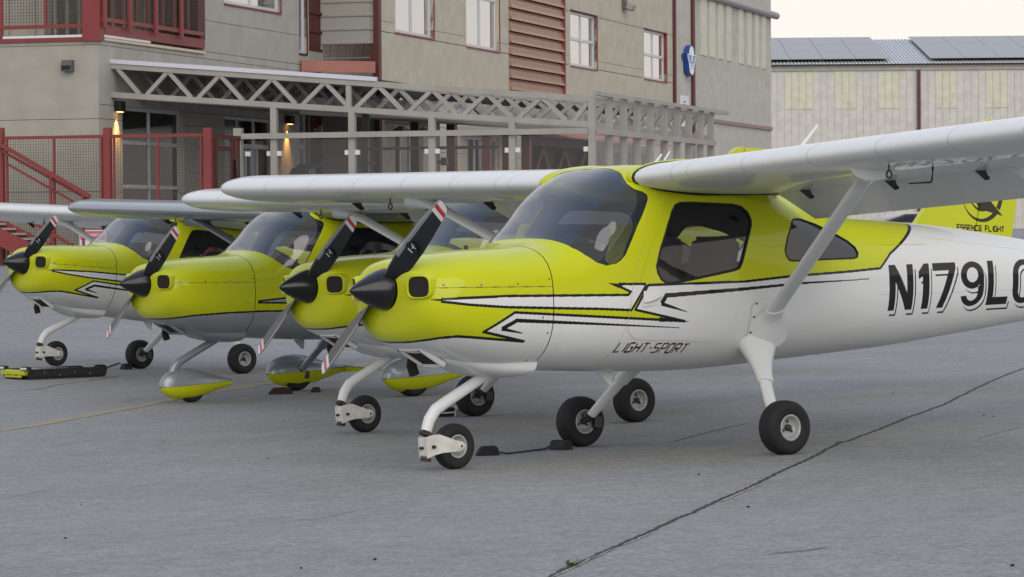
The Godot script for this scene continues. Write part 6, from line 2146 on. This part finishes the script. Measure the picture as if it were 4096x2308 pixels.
	bulb.emission_enabled = true; bulb.emission = Color(1.0, 0.75, 0.40); bulb.emission_energy_multiplier = 2.5
	for g in [["window_glass", 0.10, 0.62], ["door_glass", 0.45, 0.015], ["screen_glass", 0.06, 0.10], ["cockpit_glass", 0.22, 0.02], ["cockpit_glass_dark", 0.60, 0.02], ["windscreen", 0.45, 0.030]]:
		var m := mat(g[0], lin(g[2], g[2] * 1.3, g[2] * 2.1) if g[0] == "windscreen" else lin(g[2], g[2] * 1.02, g[2] * 1.06), 0.03)
		m.albedo_color.a = g[1]
		m.transparency = BaseMaterial3D.TRANSPARENCY_ALPHA
		if g[0] == "window_glass": m.metallic = 0.8
		if g[0] == "windscreen":
			m.clearcoat_enabled = true; m.clearcoat = 1.0; m.clearcoat_roughness = 0.02
		m.metallic_specular = 1.0 if g[0] != "screen_glass" else 0.5

func make_ground() -> void:
	var sh := Shape.new()
	# a fine sheet near the camera, coarser towards the horizon
	var ds := span(2.0, 60.0, 0.6) + span(62.0, 120.0, 2.0) + span(130.0, 300.0, 12.0) + [400.0, 600.0, 900.0, 1400.0, 2200.0, 3200.0]
	var xs := [-2500.0, -1200.0, -600.0, -300.0, -150.0, -80.0, -40.0, -25.0] + span(-18.0, 14.0, 0.6) + [20.0, 28.0, 40.0, 80.0, 150.0, 300.0, 600.0, 1200.0, 2500.0]
	ds = [-1500.0, -500.0, -150.0, -40.0, -10.0] + ds
	var rows := []
	var uvs := []
	for d: float in ds:
		var row := PackedVector3Array()
		var ur := PackedVector2Array()
		for x: float in xs:
			row.append(Vector3(x, ground_height(x, -maxf(d, 8.0)), -d)); ur.append(Vector2(x, d))
		rows.append(row); uvs.append(ur)
	sh.loft(rows, false, false, true, uvs)
	sh.face_up()
	var m := mat("asphalt", Color.WHITE, 0.9)
	m.albedo_texture = asphalt_image()
	m.uv1_scale = Vector3(1.0 / 10.0, 1.0 / 10.0, 1)
	structure(obj("apron_ground", sh, m))

func asphalt_image() -> ImageTexture:
	var size := 1536
	var r := RandomNumberGenerator.new(); r.seed = 3
	var layers := []
	for q in [[5, 0.0035, 3], [9, 0.028, 3], [17, 0.13, 2]]:
		var fn := FastNoiseLite.new()
		fn.seed = q[0]; fn.frequency = q[1]; fn.fractal_octaves = q[2]
		layers.append(fn.get_seamless_image(size, size, false, false, 0.15).get_data())
	var out := PackedByteArray()
	out.resize(size * size * 3)
	for i in size * size:
		var k: float = 1.0 + 0.16 * (layers[0][i] / 255.0 - 0.5) + 0.30 * (layers[1][i] / 255.0 - 0.5) + 0.55 * (layers[2][i] / 255.0 - 0.5)
		var q := r.randf()
		k *= 0.80 + 0.40 * r.randf()
		if q < 0.02: k *= 0.6
		elif q > 0.985: k *= 1.4
		k = clampf(k, 0.2, 2.0)
		out[i * 3] = int(255.0 * pow(0.268 * k, 0.4545)); out[i * 3 + 1] = int(255.0 * pow(0.268 * k, 0.4545)); out[i * 3 + 2] = int(255.0 * pow(0.262 * k, 0.4545))
	var img := Image.create_from_data(size, size, false, Image.FORMAT_RGB8, out)
	img.generate_mipmaps()
	return ImageTexture.create_from_image(img)
